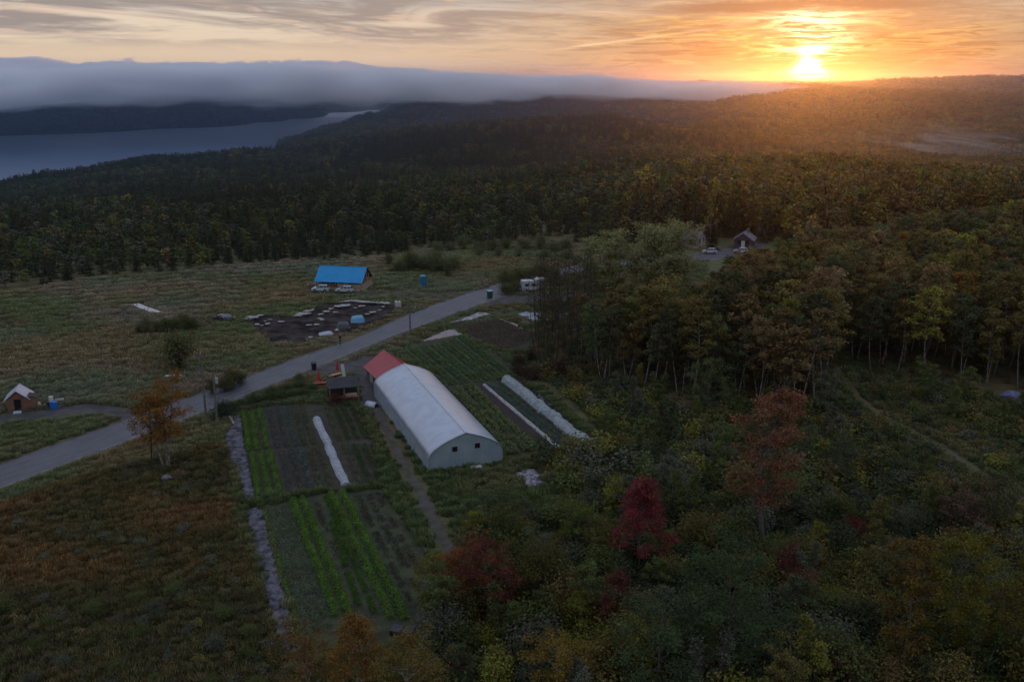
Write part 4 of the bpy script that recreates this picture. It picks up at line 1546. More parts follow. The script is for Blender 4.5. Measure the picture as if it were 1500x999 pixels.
far_house(1090, 362, R(-20), 6.0, 4.6, 2.4, 4.0, mat('dark_purple_boards', (.07, .055, .075), .8), mat('grey_shingles', (.20, .18, .20), .8), 'dark_house', 'dark boarded house with a grey gable roof beyond the willow')
far_house(1006, 360, R(60), 8.0, 6.0, 2.6, 4.2, mat('pinkish_boards', (.32, .27, .26), .7), mat('pale_shingles', (.17, .14, .135), .8), 'pale_house', 'pale house half hidden behind the big willow')

# ---------------------------------------------------------------- tarps, sheets and covers
black_poly = mat('black_plastic_mulch', (.010, .009, .0095), .9, col2=(.062, .047, .040), vscale=.34, spec=.08, object_space=False)


def crumple(name, outline, label, cat, m, z=.05, amp=.16, res=.30, seed=0, freq=1.3, aniso=(1, 1), zbase=None):
    """a creased sheet filling an outline on the ground, with real folds"""
    p = np.array([(a[0], a[1]) for a in outline])
    x0, y0, x1, y1 = *p.min(0), *p.max(0)
    xs, ys = np.arange(x0 - res, x1 + res, res), np.arange(y0 - res, y1 + res, res)
    X, Y = np.meshgrid(xs, ys)
    Z = np.abs(fbm(X * freq * aniso[0], Y * freq * aniso[1], seed, 3)) * amp * 2 + np.clip(fbm(X * .5, Y * .5, seed + 5, 2), 0, 1) * amp * .8 + z
    ins = inside(outline, X.ravel() + hash2(X.ravel(), Y.ravel(), 3) * .15, Y.ravel()).reshape(X.shape)
    idx = -np.ones(X.shape, int)
    vs, fs = [], []

    def vid(i, j):
        if idx[i, j] < 0:
            idx[i, j] = len(vs)
            jx, jy = (hash2(X[i, j] * 3.1, Y[i, j], 1) - .5) * res * .5, (hash2(X[i, j], Y[i, j] * 2.7, 2) - .5) * res * .5
            vs.append((X[i, j] + jx, Y[i, j] + jy, Z[i, j]))
        return int(idx[i, j])
    for i in range(len(ys) - 1):
        for j in range(len(xs) - 1):
            if ins[i, j]:
                fs.append([vid(i, j), vid(i, j + 1), vid(i + 1, j + 1), vid(i + 1, j)])
    c = np.mean(np.array(vs), 0)
    vs = [(v[0] - c[0], v[1] - c[1], v[2]) for v in vs]
    o = link_mesh(name, vs, fs, m)
    o.location = (c[0], c[1], 0)
    so = o.modifiers.new('thick', 'SOLIDIFY'); so.thickness = .02; so.offset = 1
    return tag(o, label, cat)


silver_tarp = mat('silver_black_tarp', (.115, .108, .128), .55, col2=(.014, .014, .022), vscale=1.1, spec=.3, object_space=False)
beige_tarp = mat('beige_sheet', (.34, .285, .26), .8, col2=(.25, .2, .19), vscale=.9)
white_sheet = mat('white_fleece', (.42, .44, .48), .8, col2=(.26, .27, .3), vscale=1.6)
crumple('ground_tarp', poly((345, 609), (351, 609), (356, 650), (365, 695), (372, 730), (360, 735), (350, 704), (337, 675), (329, 641), (336, 626)), 'crumpled silver grey tarp strip left of the upper bright green rows', 'tarp', silver_tarp, amp=.24, seed=3, res=.2, aniso=(1.3, .6))
crumple('ground_tarp', poly((360, 748), (383, 745), (391, 790), (408, 850), (422, 900), (434, 954), (412, 966), (401, 920), (386, 860), (369, 800)), 'crumpled dark grey tarp strip beside the lower dull green bed', 'tarp', silver_tarp, amp=.22, seed=8, res=.2, aniso=(1.3, .6))
crumple('ground_sheet', poly((614, 502), (655, 484), (665, 483.5), (677, 490.5), (640, 497)), 'pale beige triangular sheet at the top of the green crop rows', 'sheet', beige_tarp, amp=.05, seed=21, z=.04)
crumple('ground_sheet', poly((657, 473.5), (672, 470), (703, 457.5), (716, 461), (690, 469), (668, 472)), 'pale wrinkled sheet on the grass above the reddish brown rows', 'sheet', mat('dirty_white_sheet', (.46, .43, .41), .8, col2=(.13, .115, .11), vscale=1.2), amp=.08, seed=22, z=.04)
crumple('ground_sheet', poly((752, 694), (783, 689), (797, 708), (774, 717)), 'square grey white sheet lying in the weeds right of the greenhouse end', 'sheet', mat('dirty_lilac_sheet', (.34, .325, .36), .7, col2=(.08, .07, .085), vscale=1.8), amp=.13, seed=23, z=.05, aniso=(.4, 2.2))
crumple('ground_sheet', poly((757, 461), (770, 458), (800, 462), (806, 470), (782, 471)), 'pale blue white sheet left of the dark trunks by the side drive', 'sheet', white_sheet, amp=.14, seed=24)
crumple('ground_sheet', poly((812, 456), (856, 457), (866, 470), (856, 489), (838, 486), (828, 472)), 'large pale blue white sheet behind the dark trunks', 'sheet', white_sheet, amp=.16, seed=25)
crumple('ground_sheet', poly((729, 467), (738, 468), (767, 481), (763, 483)), 'thin pale sheet strip along the right edge of the brown field', 'sheet', beige_tarp, amp=.08, seed=26)
crumple('ground_sheet', poly((777, 483), (783, 483), (791, 490), (786, 491)), 'short pale sheet scrap below the thin strip by the brown field', 'sheet', beige_tarp, amp=.08, seed=27)
crumple('ground_tarp', poly((768, 561), (776, 559), (806, 583), (838, 606), (882, 644), (874, 649), (828, 611), (794, 588)), 'narrow crumpled grey tarp strip right of the white crop tunnel', 'tarp', mat('grey_purple_tarp', (.11, .10, .12), .5, col2=(.03, .028, .034), vscale=.9), amp=.16, seed=28)
BIG_TARP = poly((359, 472), (380, 463), (400, 462.5), (427, 465), (460, 450), (513, 441.5), (569, 445.5), (585, 451), (566, 466), (544, 477), (505, 490), (462, 496), (432, 505), (397, 502), (376, 485))
crumple('ground_tarp', BIG_TARP, 'big dark tarp spread on the ground below the blue roofed house', 'tarp', black_poly, amp=.12, seed=31, res=.5, z=.04)
crumple('ground_sheet', poly((495, 445.8), (513, 441.6), (569, 445.8), (572, 448.3), (540, 446.8), (514, 444.5)), 'long pale strip along the far edge of the dark tarp', 'sheet', mat('dirty_white_sheet', (0, 0, 0)), z=.32, amp=.06, seed=32)
KEEP_CLEAR += [BIG_TARP, poly((345, 604), (356, 604), (372, 730), (360, 738), (326, 641)), poly((358, 745), (384, 744), (436, 956), (412, 968)), poly((750, 692), (784, 686), (800, 709), (774, 719)), poly((755, 456), (862, 455), (868, 470), (856, 490), (760, 474)),
               poly((610, 504), (655, 482), (667, 481.5), (680, 491), (640, 499)), poly((653, 474.5), (702, 455.5), (719, 461), (690, 471), (660, 476)),
               poly((192, 448), (199, 443), (236, 457), (230, 463))]
SHEET_VIEW = poly((738, 684), (806, 680), (850, 745), (760, 770))
_rng = random.Random(12)
for k, (px, py) in enumerate([(364, 470), (372, 467), (381, 464.5), (388, 473), (395, 471), (377, 478), (384, 479.5), (392, 477), (412, 474), (436, 465), (444, 462), (452, 458), (458, 456), (470, 463), (477, 459), (468, 469), (471, 471), (484, 455), (491, 460), (498, 451), (507, 449), (520, 454), (530, 451), (545, 460), (556, 457), (538, 463), (452, 479), (463, 478), (455, 497), (561, 452)]):
    big = 1.9 if k in (1, 2, 10, 11, 19, 20) else 1.0
    r = _rng.uniform(.35, .75) * big
    n = 7
    ol = [(P(px, py).x + math.cos(2 * math.pi * i / n) * r * _rng.uniform(.6, 1.3), P(px, py).y + math.sin(2 * math.pi * i / n) * r * 1.15 * _rng.uniform(.5, 1.2)) for i in range(n)]
    o = crumple('plastic_scrap', ol, 'ragged white plastic scrap lying on the big dark tarp', 'plastic scrap', mat('dirty_white_sheet', (0, 0, 0)), z=.30, amp=.08, res=.22, seed=60 + k)
    o['group'] = 'white plastic scraps on the dark tarp'


def folded(px, py, rz, L_, Wd, h, m, label, name='covered_pile'):
    """a sheet thrown over a low pile"""
    o = empty(name, P(px, py), rz, label, 'covered pile')
    n = 9
    vs, fs = [], []
    rng = np.random.default_rng(int(px))
    for i in range(n):
        for j in range(n):
            u, v = i / (n - 1) * 2 - 1, j / (n - 1) * 2 - 1
            e = max(abs(u), abs(v))
            z = h * (1 - max(0, (e - .55) / .45) ** 2) * rng.uniform(.86, 1.06) if e < 1 else .03
            vs.append((u * L_ / 2, v * Wd / 2, z))
    fs = [[i * n + j, (i + 1) * n + j, (i + 1) * n + j + 1, i * n + j + 1] for i in range(n - 1) for j in range(n - 1)]
    c = MB().add(vs, fs).build('sheet', m, o)
    for s_ in (-1, 1):
        MB().box((s_ * L_ * .42, -Wd * .5, .12), (.4, .25, .2), .3 * s_).build('weight', wood_raw, o)


folded(524, 471, .2, 2.6, 3.2, 1.0, mat('blue_tarp', (.12, .33, .48), .5, col2=(.10, .26, .40), vscale=1), 'blue sheet over a low pile at the dark tarp edge')
folded(503, 479, .2, 2.4, 2.6, .8, mat('slate_tarp', (.05, .065, .08), .5), 'dark slate sheet over a pile left of the blue one')
folded(478, 490.5, .5, 2.6, 1.7, .5, mat('pale_tarp', (.40, .43, .47), .6), 'pale grey sheet over a low heap at the near tarp edge')
folded(493.5, 485, .5, .6, .6, .35, white_paint, 'small white bundle between the pale and slate covered piles')
folded(327, 467, -.4, 3.0, 2.2, .8, mat('slate_grey_sheet', (.16, .17, .21), .5), 'slate grey sheet on the brush heap in the meadow')
folded(255.5, 552, .1, 3.4, 1.2, .3, mat('pale_tarp', (.40, .43, .47), .6), 'pale sheet on the ground under the round meadow bush')


def white_panels():
    a, b = P(197, 447), P(231, 459.5)
    for k in range(4):
        c = a.lerp(b, (k + .5) / 4)
        o = empty('ground_board', c, heading(a, b), ['flat white panel at the upper left end of a row of four', 'second white panel down the row of four in the meadow',
                                                    'third white panel down the row of four in the meadow', 'flat white panel at the lower right end of a row of four'][k], 'panel', 'white panels laid in the meadow')
        ln = (b - a).length / 4 - .18
        MB().box((0, 0, .22), (ln, 1.5, .06)).build('sheet', white_paint, o)
        for s_ in (-1, 1):
            MB().box((s_ * ln * .35, 0, .10), (.1, 1.3, .19)).build('batten', wood_dark, o)


white_panels()


def brush_heap():
    o = empty('brush_heap', P(321, 470), 0, 'dark heap of broken branches and boards in the meadow', 'heap')
    rng = random.Random(5)
    m1 = MB(); m2 = MB()
    for k in range(60):
        a = rng.uniform(0, 6.28); r = rng.uniform(0, 3.2)
        c = Vector((math.cos(a) * r * 1.3, math.sin(a) * r, rng.uniform(.05, .9) * (1 - r / 4)))
        d = Vector((rng.uniform(-1, 1), rng.uniform(-1, 1), rng.uniform(-.2, .4))) * rng.uniform(.5, 1.3)
        (m1 if k % 3 else m2).bar(c - d, c + d, rng.uniform(.04, .11), 5)
    m1.build('branch', BARK_DARK, o); m2.build('board', wood_raw, o)


brush_heap()


def rock(px, py, r, label, m=None, name='boulder', sq=.7, cat='boulder'):
    bm = bmesh.new()
    bmesh.ops.create_icosphere(bm, subdivisions=3, radius=1)
    for v in bm.verts:
        n = float(fbm(np.array([v.co.x * 1.1 + px]), np.array([v.co.y * 1.1 + v.co.z * .9]), 5, 3)[0])
        v.co *= (1 + .35 * n)
        v.co = Vector((v.co.x * r, v.co.y * r * .85, max(-.05, v.co.z * r * sq + r * sq * .55)))
    me = bpy.data.meshes.new(name); bm.to_mesh(me); bm.free()
    me.materials.append(m or mat('grey_rock', (.20, .19, .19), .9, col2=(.12, .115, .11), vscale=2, bump=.6))
    o = bpy.data.objects.new(name, me); COL.objects.link(o)
    o.location = P(px, py)
    return tag(o, label, cat)


rock(244, 704, .62, 'grey boulder in the heath below the orange birch')
rock(1481, 586, 1.5, 'large bluish boulder at the wood edge beside pale birch trunks', mat('blue_rock', (.15, .16, .26), .85, col2=(.10, .11, .19), vscale=1.2, bump=.3), sq=.55)
rock(1494, 594, .6, 'small bluish rock right below the large bluish boulder', MATS['blue_rock'], sq=.5)


def plank():
    a, b = P(334, 609.5, .5), P(342.5, 624, .1)
    o = empty('leaning_plank', P(338, 618), 0, 'weathered pale plank lying at the head of the tarp strip', 'plank')
    c = o.location
    MB().slab(a - c, b - c, b - c + Vector((.28, .1, 0)), a - c + Vector((.28, .1, 0)), .07).build('board', wood_pale, o)
    MB().box((-.45, .3, .2), (.35, .35, .4)).build('block', wood_dark, o)


plank()


def black_panel():
    o = empty('dark_crate', P(590, 928), R(-14), 'dark blue black slatted crate at the foot of the bright green rows', 'crate')
    m = mat('dark_blue_plastic', (.022, .026, .05), .5)
    for x in (-.47, .47):
        b = MB().box((x, 0, .42), (.86, 1.0, .06))
        b.build('panel', m, o)
    MB().box((0, 0, .2), (1.85, .9, .36)).build('body', mat('black_plastic', (0, 0, 0)), o)
    MB().box((0, 0, .47), (.07, 1.05, .05)).build('bar', wood_dark, o)


black_panel()


# ---------------------------------------------------------------- crop rows
def crop_row(name, a, b, w, h, col, label, cat, group, leaf=.2, dens=110, seed=0, gap=0.0, upr=.35, height_var=.3):
    a, b = Vector((a[0], a[1], 0)), Vector((b[0], b[1], 0))
    L_ = (b - a).length
    rng = np.random.default_rng(seed + int(L_ * 100))
    n = int(L_ * dens * w)
    t = rng.uniform(0, L_, n)
    if gap:
        keep = vnoise(t * .9, t * 0 + seed, 4) + .5 > gap
        t = t[keep]; n = len(t)
    s = rng.normal(0, .30, n).clip(-.62, .62) * w
    hv = 1 + height_var * 2 * vnoise(t * .8, t * 0 + seed * 3.3, 7)
    z = h * hv * (1 - (np.abs(s) / (w * .68)) ** 2 * .75) * rng.uniform(.35, 1.05, n)
    sw = .22 * w * vnoise(t * .5, t * 0 + seed, 9)
    L = Geo()
    L.quads(leaf_quads(rng, np.stack([t, s + sw, np.maximum(z, .03)], 1), leaf, upr, .6))
    me = L.mesh(name, [LEAF])
    o = bpy.data.objects.new(name, me); COL.objects.link(o)
    o.location = a
    o.rotation_euler = (0, 0, heading(a, b))
    o.color = (*col, 1)
    return tag(o, label, cat, group)


ORD = ['first', 'second', 'third', 'fourth', 'fifth', 'sixth', 'seventh', 'eighth', 'ninth', 'tenth', 'eleventh', 'twelfth', 'thirteenth', 'fourteenth']
BRIGHT = (.090, .155, .030)
for blk, rows in (('upper', (((356, 603.5), (365, 662)), ((368, 603), (377, 660.5)), ((380, 600.5), (390.5, 657.5)))),
                  ('lower', (((369.5, 664.5), (379, 728)), ((381.5, 663), (394, 726)), ((393.5, 661), (409.5, 722))))):
    for k, (a, b) in enumerate(rows):
        crop_row('lettuce_row', P(*a), P(*b), .58, .42, BRIGHT, '%s bright green salad row from the crumpled tarp, %s set of three' % (ORD[k], blk), 'crop row', 'short bright green rows by the tarp', .17, 260, k + (5 if blk == 'lower' else 0), height_var=.15)
# darker rows between the bright ones and the fleece, and on toward the track
ra, rb = P(356, 603.5), P(365, 662)
rd = (rb - ra).normalized()
rp = Vector((-rd.y, rd.x, 0))
if rp.x < 0: rp = -rp
la, lb = P(369.5, 664.5), P(379, 728)
k = 0
for i in range(4, 16):
    off = i * 1.05 - .9
    if i in (9, 10): continue
    for blk, (s0, s1) in (('upper', (ra, rb)), ('lower', (la, lb))):
        off2 = off
        a, b = s0 + rp * off2, s1 + rp * off2
        if i > 11: a, b = a + rd * (.6 + .35 * (i - 11)), b
        c = [(.085, .088, .085), (.078, .082, .078), (.078, .105, .095), (.092, .090, .055), (.10, .096, .058)][(i - 4) if i < 8 else 3 + i % 2] if i < 12 else (.05, .07, .024)
        side = 'left of the white fleece' if i < 10 else 'right of the white fleece'
        q = i - 4 if i < 10 else i - 11
        crop_row('vegetable_row', a, b, .62, .30 if i < 12 else .38, c, '%s dull vegetable row %s, %s half of the field' % (ORD[q], side, blk), 'crop row', 'dull vegetable rows around the white fleece',   .17, 130 if i < 12 else 120, i * 3 + len(blk) * (2 if blk == 'upper' else 1), gap=.06)


def fleece(name, a, b, w, h, label, m, seed=0, hoops=True, lump=.08):
    a, b = Vector((a[0], a[1], 0)), Vector((b[0], b[1], 0))
    L_ = (b - a).length
    n = int(L_ / .17)
    k = 11
    X = np.linspace(0, L_, n)
    rng = np.random.default_rng(seed)
    wv = w * (1 + .14 * 2 * vnoise(X * .7, X * 0 + seed, 2))
    cv = .22 * w * vnoise(X * .35, X * 0, seed + 3)
    hv = h * (1 - (.22 * (np.abs(np.sin(X * math.pi / 1.35))) if hoops else 0)) * (1 + .5 * vnoise(X * 1.6, X * 0, seed + 6))
    vs = []
    for i in range(n):
        for j in range(k):
            t = math.pi * j / (k - 1)
            fl = 1.0 + (.18 if j in (0, k - 1) else 0)
            vs.append((X[i], cv[i] - math.cos(t) * wv[i] / 2 * fl, max(.02, hv[i] * math.sin(t) ** .75 + rng.normal(0, lump * h * .5) * math.sin(t) + .02)))
    fs = [[i * k + j, (i + 1) * k + j, (i + 1) * k + j + 1, i * k + j + 1] for i in range(n - 1) for j in range(k - 1)]
    fs += [list(range(k)), list(range((n - 1) * k, n * k))[::-1]]
    o = link_mesh(name, vs, fs, m)
    bm = bmesh.new(); bm.from_mesh(o.data); bmesh.ops.recalc_face_normals(bm, faces=bm.faces); bm.to_mesh(o.data); bm.free()
    o.location = a
    o.rotation_euler = (0, 0, heading(a, b))
    return tag(o, label, 'row cover')


fl_m = mat('fleece_cloth', (.40, .42, .45), .75, col2=(.26, .28, .31), vscale=2.2, bump=.5, bscale=5)
fleece('row_cover', P(463, 614), P(480, 650), .85, .34, 'white fleece over the upper half of the middle bed', fl_m, 1, False, .18)
fleece('row_cover', P(481, 651), P(507, 711), .85, .34, 'white fleece over the lower half of the middle bed', fl_m, 2, False, .18)
fleece('crop_tunnel', P(743.5, 558.5), P(858, 651), 1.65, .9, 'tall white hooped crop tunnel right of the greenhouse', mat('tunnel_cloth', (.34, .37, .37), .7, col2=(.22, .25, .26), vscale=1.8, bump=.4), 3, True, .10)
fleece('row_cover', P(709, 564), P(820, 657), .45, .2, 'thin white rolled cover along the bare brown bed', mat('rolled_cloth', (.42, .40, .40), .8, col2=(.28, .27, .28), vscale=1.5), 4, False, .2)

# lower left field
for k, (a, b, w, h, c, dn, gp, nm, lb) in enumerate((
        ((386, 745), (441, 940), .55, .34, (.105, .150, .036), 120, .12, 'vegetable_row', 'yellow green leafy row right beside the lower tarp strip'),
        ((397, 744), (456, 938), .8, .28, (.100, .125, .075), 110, .08, 'vegetable_row', 'grey green row one bed in from the lower tarp'),
        ((408, 742), (470, 930), .8, .28, (.098, .120, .072), 110, .08, 'vegetable_row', 'grey green row two beds in from the lower tarp'),
        ((418, 739), (482, 920), .7, .25, (.088, .110, .066), 90, .15, 'vegetable_row', 'grey green row touching the leftmost tall bright row'),
        ((428, 733), (493, 905), .66, .50, BRIGHT, 270, 0, 'lettuce_row', 'tall bright green row, leftmost in the lower field'),
        ((443, 731), (513, 905), .66, .50, BRIGHT, 270, 0, 'lettuce_row', 'tall bright green row, second from left in the lower field'),
        ((462, 735), (500, 830), .6, .16, (.050, .052, .026), 60, .35, 'vegetable_row', 'sparse dull row in the gap between the bright pairs'),
        ((486, 764), (526, 888), .5, .32, (.052, .095, .018), 200, .12, 'lettuce_row', 'patchy green row between the two bright pairs'),
        ((478, 727), (549, 899), .46, .34, (.055, .105, .018), 220, .10, 'lettuce_row', 'half grown green row left of the right bright pair'),
        ((485.5, 724), (574, 907), .68, .52, BRIGHT, 270, 0, 'lettuce_row', 'tall bright green row, left of the right hand pair'),
        ((501, 722), (595, 909), .68, .52, BRIGHT, 270, 0, 'lettuce_row', 'tall bright green row, rightmost in the lower field'),
        ((521, 723), (604, 890), .7, .2, (.050, .055, .035), 80, .3, 'vegetable_row', 'sparse grey row just right of the rightmost bright row'),
        ((537, 722), (622, 885), .7, .2, (.050, .052, .033), 80, .3, 'vegetable_row', 'sparse grey row two beds right of the rightmost bright row'),
        ((551, 722), (638, 882), .7, .2, (.052, .050, .030), 70, .35, 'vegetable_row', 'sparse grey row nearest the dirt track'))):
    crop_row(nm, P(*a), P(*b), w, h, c, lb, 'crop row', 'long rows of the lower field', .17 if nm == 'lettuce_row' else .16, dn, k + 40, gp, height_var=.16 if gp == 0 else .35)

# bushy rows beside the greenhouse and the thin rows beyond
for k, (a, b) in enumerate((((660, 571), (744, 666)), ((670, 569), (757, 665)), ((680, 567), (771, 663)), ((690, 566), (785, 661)))):
    crop_row('potato_row', P(*a), P(*b), 1.0, .66, [(.120, .140, .060), (.130, .150, .064), (.112, .135, .060), (.125, .155, .060)][k], '%s bushy leafy row counted from the greenhouse wall' % ORD[k], 'crop row', 'bushy rows right of the greenhouse', .30, 75, 80 + k, .12, height_var=.45)
for k, (a, b, c) in enumerate((((716, 562), (828, 656), (.075, .120, .095)), ((723, 561), (834, 653), (.072, .110, .085)), ((731, 560), (845, 651), (.085, .110, .06)))):
    crop_row('vegetable_row', P(*a), P(*b), .62, .30, c, '%s low green row between the thin white roll and the crop tunnel' % ORD[k], 'crop row', 'rows between roll and tunnel', .16, 120, 90 + k, .15)
# the upper green field
NU = 13
for k in range(NU):
    u = k / (NU - 1)
    a = P(591, 511).lerp(P(680, 493), u)
    b = P(655, 566).lerp(P(755, 553), u)
    if 2 <= k <= 7: a = a.lerp(b, .06)
    c = [(.105, .150, .055), (.085, .130, .050), (.110, .150, .062), (.080, .118, .055)][k % 4]
    crop_row('vegetable_row', a, b, .56, .40, c, '%s green row from the barn side in the field behind the greenhouse' % ORD[k], 'crop row', 'green rows behind the greenhouse', .20, 130, 110 + k, .03)
NR = 11
for k in range(NR):
    u = k / (NR - 1)
    a = P(660, 475).lerp(P(727, 468), u)
    b = P(736, 513).lerp(P(792, 495), u)
    crop_row('vegetable_row', a, b, .46, .28, [(.115, .075, .052), (.10, .088, .05), (.11, .07, .055)][k % 3], '%s reddish brown row from the left in the dark field by the road' % ORD[k], 'crop row', 'reddish brown rows of the dark field', .18, 110, 140 + k, .1)

# ---------------------------------------------------------------- trees, shrubs, grass
OLIVE, DKGREEN, MIDGREEN, YGREEN = (.115, .095, .032), (.052, .062, .030), (.075, .090, .030), (.150, .142, .030)
AMBER, ORANGE, RUST, RED, MAROON, GREYG, BROWN = (.150, .085, .024), (.20, .075, .018), (.135, .045, .020), (.17, .014, .024), (.105, .022, .024), (.085, .088, .060), (.130, .092, .042)
KIND_WORD = {OLIVE: 'olive', DKGREEN: 'dark green', MIDGREEN: 'mid green', YGREEN: 'yellow green', AMBER: 'amber', ORANGE: 'orange', RUST: 'rusty', RED: 'red', MAROON: 'maroon', GREYG: 'grey green', BROWN: 'brownish'}


def plant(name, loc, wood_me, leaf_me, col, label, cat, group=None, rz=0.0, sc=(1, 1, 1), wood='trunk', leaves='crown'):
    o = empty(name, loc, rz, label, cat, group)
    o.scale = sc
    for nm, me in ((wood, wood_me), (leaves, leaf_me)):
        c = bpy.data.objects.new(nm, me)
        COL.objects.link(c)
        c.parent = o
        if nm == leaves: c.color = (*col, 1)
    return o


def height_at(bx, by, ty):
    b = P(bx, by)
    D = b.y
    v = (ty - 499.5) / FPX
    return CAM_H + D * (-SP - v * CP) / (CP - v * SP)


def special(name, bx, by, ty, wpx, col, label, cat='tree', kind='oval', base=.4, n=9000, leaf=.2, trunks=1, bark=BARK_GREY, seed=1, tr=.13, spread=.5, limbs=30):
    b = P(bx, by)
    h = height_at(bx, by, ty)
    rad = wpx / 2 * math.hypot(b.y, CAM_H - h * .6) / FPX
    W, L = gen_broadleaf(seed, h, rad, base, trunks, n, leaf, limbs, tr=tr, spread=spread, shape=kind)
    lm = LEAF_TURNING if name == 'maple_tree' else LEAF
    return plant(name, b, W.mesh(name + '_trunk', [bark]), L.mesh(name + '_crown', [lm]), col, label, cat)


special('maple_tree', 1123, 825, 582, 112, (.155, .074, .044), 'tall rust red maple standing alone above the thicket', 'maple', base=.36, n=12000, leaf=.22, seed=3, tr=.2, limbs=44)
special('maple_tree', 938, 842, 698, 96, (.150, .026, .034), 'crimson red maple in the thicket below the crop tunnel', 'maple', base=.25, n=9000, leaf=.18, seed=5, kind='cone')
special('maple_tree', 712, 915, 797, 96, (.100, .030, .024), 'dark maroon maple at the foot of the dirt track', 'maple', base=.2, n=7000, leaf=.16, seed=6, kind='round')
special('maple_tree', 672, 905, 806, 66, (.16, .062, .024), 'small orange brown maple left of the dark maroon one', 'maple', base=.2, n=5000, leaf=.15, seed=7, kind='round')
special('maple_tree', 905, 930, 838, 76, (.085, .024, .024), 'dusky maroon sapling below the crimson red maple', 'maple', base=.15, n=5000, leaf=.15, seed=8, kind='cone')
special('maple_tree', 1142, 880, 800, 48, (.080, .018, .020), 'small maroon sapling at the trunk of the tall rust red maple', 'maple', base=.1, n=2600, leaf=.15, seed=9)
special('maple_tree', 1236, 1010, 955, 66, (.095, .040, .036), 'greyish red sapling near the bottom edge right of centre', 'maple', base=.1, n=3000, leaf=.14, seed=10, kind='round')
special('maple_tree', 1165, 905, 845, 60, (.13, .055, .03), 'low reddish orange sapling right of the maroon sapling', 'maple', base=.1, n=2400, leaf=.15, seed=11, kind='round')
special('birch_tree', 1318, 1000, 798, 88, (.105, .068, .020), 'amber birch with a thin leaning trunk at lower right', 'birch', base=.22, n=9000, leaf=.18, seed=12, bark=BARK_GREY, kind='round', tr=.09)
special('birch_tree', 1402, 975, 786, 116, (.105, .092, .018), 'golden yellow birch at lower right, right of the amber one', 'birch', base=.2, n=11000, leaf=.18, seed=13, bark=BARK_GREY, kind='round', tr=.10)
special('birch_tree', 1486, 985, 845, 104, (.095, .076, .02), 'yellowish birch at the right edge of the lower thicket', 'birch', base=.2, n=9000, leaf=.18, seed=14, bark=BARK_GREY, kind='round', tr=.10)
special('birch_tree', 526, 1060, 893, 118, (.150, .080, .022), 'tall orange brown young birch at the foot of the bright green rows', 'birch', base=.15, n=9000, leaf=.14, seed=15, bark=BARK_PALE, kind='cone')
special('birch_tree', 452, 1050, 930, 96, (.125, .075, .028), 'low rusty birch just below the tarp end', 'birch', base=.15, n=7000, leaf=.14, seed=16, bark=BARK_PALE, kind='round')
special('birch_tree', 596, 1075, 935, 110, (.120, .085, .026), 'brownish yellow young birch below the dark crate', 'birch', base=.15, n=8000, leaf=.14, seed=17, bark=BARK_PALE, kind='round')
special('birch_tree', 822, 1040, 938, 92, (.150, .100, .022), 'round yellow birch at the bottom edge, middle of the photo', 'birch', base=.15, n=7000, leaf=.14, seed=18, bark=BARK_PALE, kind='round')
special('birch_tree', 640, 900, 818, 62, (.115, .105, .022), 'yellow green young birch beside the end of the dirt track', 'birch', base=.15, n=4500, leaf=.15, seed=19, bark=BARK_PALE)
special('willow_tree', 852, 815, 736, 66, (.085, .095, .022), 'upright yellow green willow bush between the field and the crimson maple', 'willow', base=.05, n=5000, leaf=.16, seed=20, trunks=4)
special('willow_tree', 848, 930, 866, 56, (.110, .110, .020), 'bright yellow green willow bush left of the dusky maroon sapling', 'willow', base=.05, n=3800, leaf=.15, seed=21, trunks=4)
special('willow_tree', 795, 890, 792, 104, (.070, .062, .020), 'broad olive brown willow bush right of the dark maroon maple', 'willow', base=.05, n=9000, leaf=.16, seed=22, trunks=5, kind='round')
special('willow_tree', 742, 800, 736, 54, (.070, .085, .024), 'olive willow bush on the weedy field edge above the maroon maple', 'willow', base=.05, n=3500, leaf=.15, seed=23, trunks=4)
special('ash_tree', 1062, 1000, 815, 150, (.050, .070, .030), 'large dull green young tree at the bottom edge below the maroon sapling', 'tree', base=.2, n=13000, leaf=.17, seed=24, kind='round')
special('ash_tree', 962, 1020, 888, 150, (.055, .075, .034), 'broad dull green young tree at the bottom edge, left of the large one', 'tree', base=.15, n=11000, leaf=.17, seed=25, kind='round')
special('ash_tree', 1045, 612, 530, 62, (.070, .085, .032), 'pale green small tree in front of the pale birch trunks', 'tree', base=.1, n=5000, leaf=.2, seed=26, kind='round')
special('ash_tree', 1452, 790, 705, 92, (.068, .066, .030), 'dusty olive young tree at the right edge beside the trail end', 'tree', base=.15, n=6000, leaf=.2, seed=27, kind='round')
special('ash_tree', 1395, 800, 720, 70, (.095, .058, .038), 'brownish young tree left of the trail end', 'tree', base=.15, n=4500, leaf=.2, seed=28, kind='round')
# the orange birch by the road: three pale stems
special('birch_tree', 245, 687, 552, 84, (.155, .082, .018), 'orange leaved birch with three stems beside the road', 'birch', base=.40, n=6500, leaf=.22, trunks=3, bark=BARK_PALE, seed=31, tr=.15, spread=.55, kind='round')
special('birch_tree', 222, 690, 585, 56, (.140, .078, .022), 'thin brownish birch touching the orange birch on its left', 'birch', base=.36, n=2600, leaf=.22, bark=BARK_DARK, seed=32, tr=.10, spread=.6)
# big willows by the road
special('willow_tree', 968, 433, 331, 138, (.185, .190, .085), 'biggest round crowned willow beside the road bend', 'willow', base=.08, n=26000, leaf=.40, trunks=6, seed=33, kind='round', tr=.26, limbs=60, spread=.42)
special('willow_tree', 886, 428, 346, 90, (.20, .21, .09), 'paler willow joined to the left of the biggest willow', 'willow', base=.08, n=14000, leaf=.38, trunks=4, seed=34, kind='round', tr=.22, limbs=44, spread=.45)


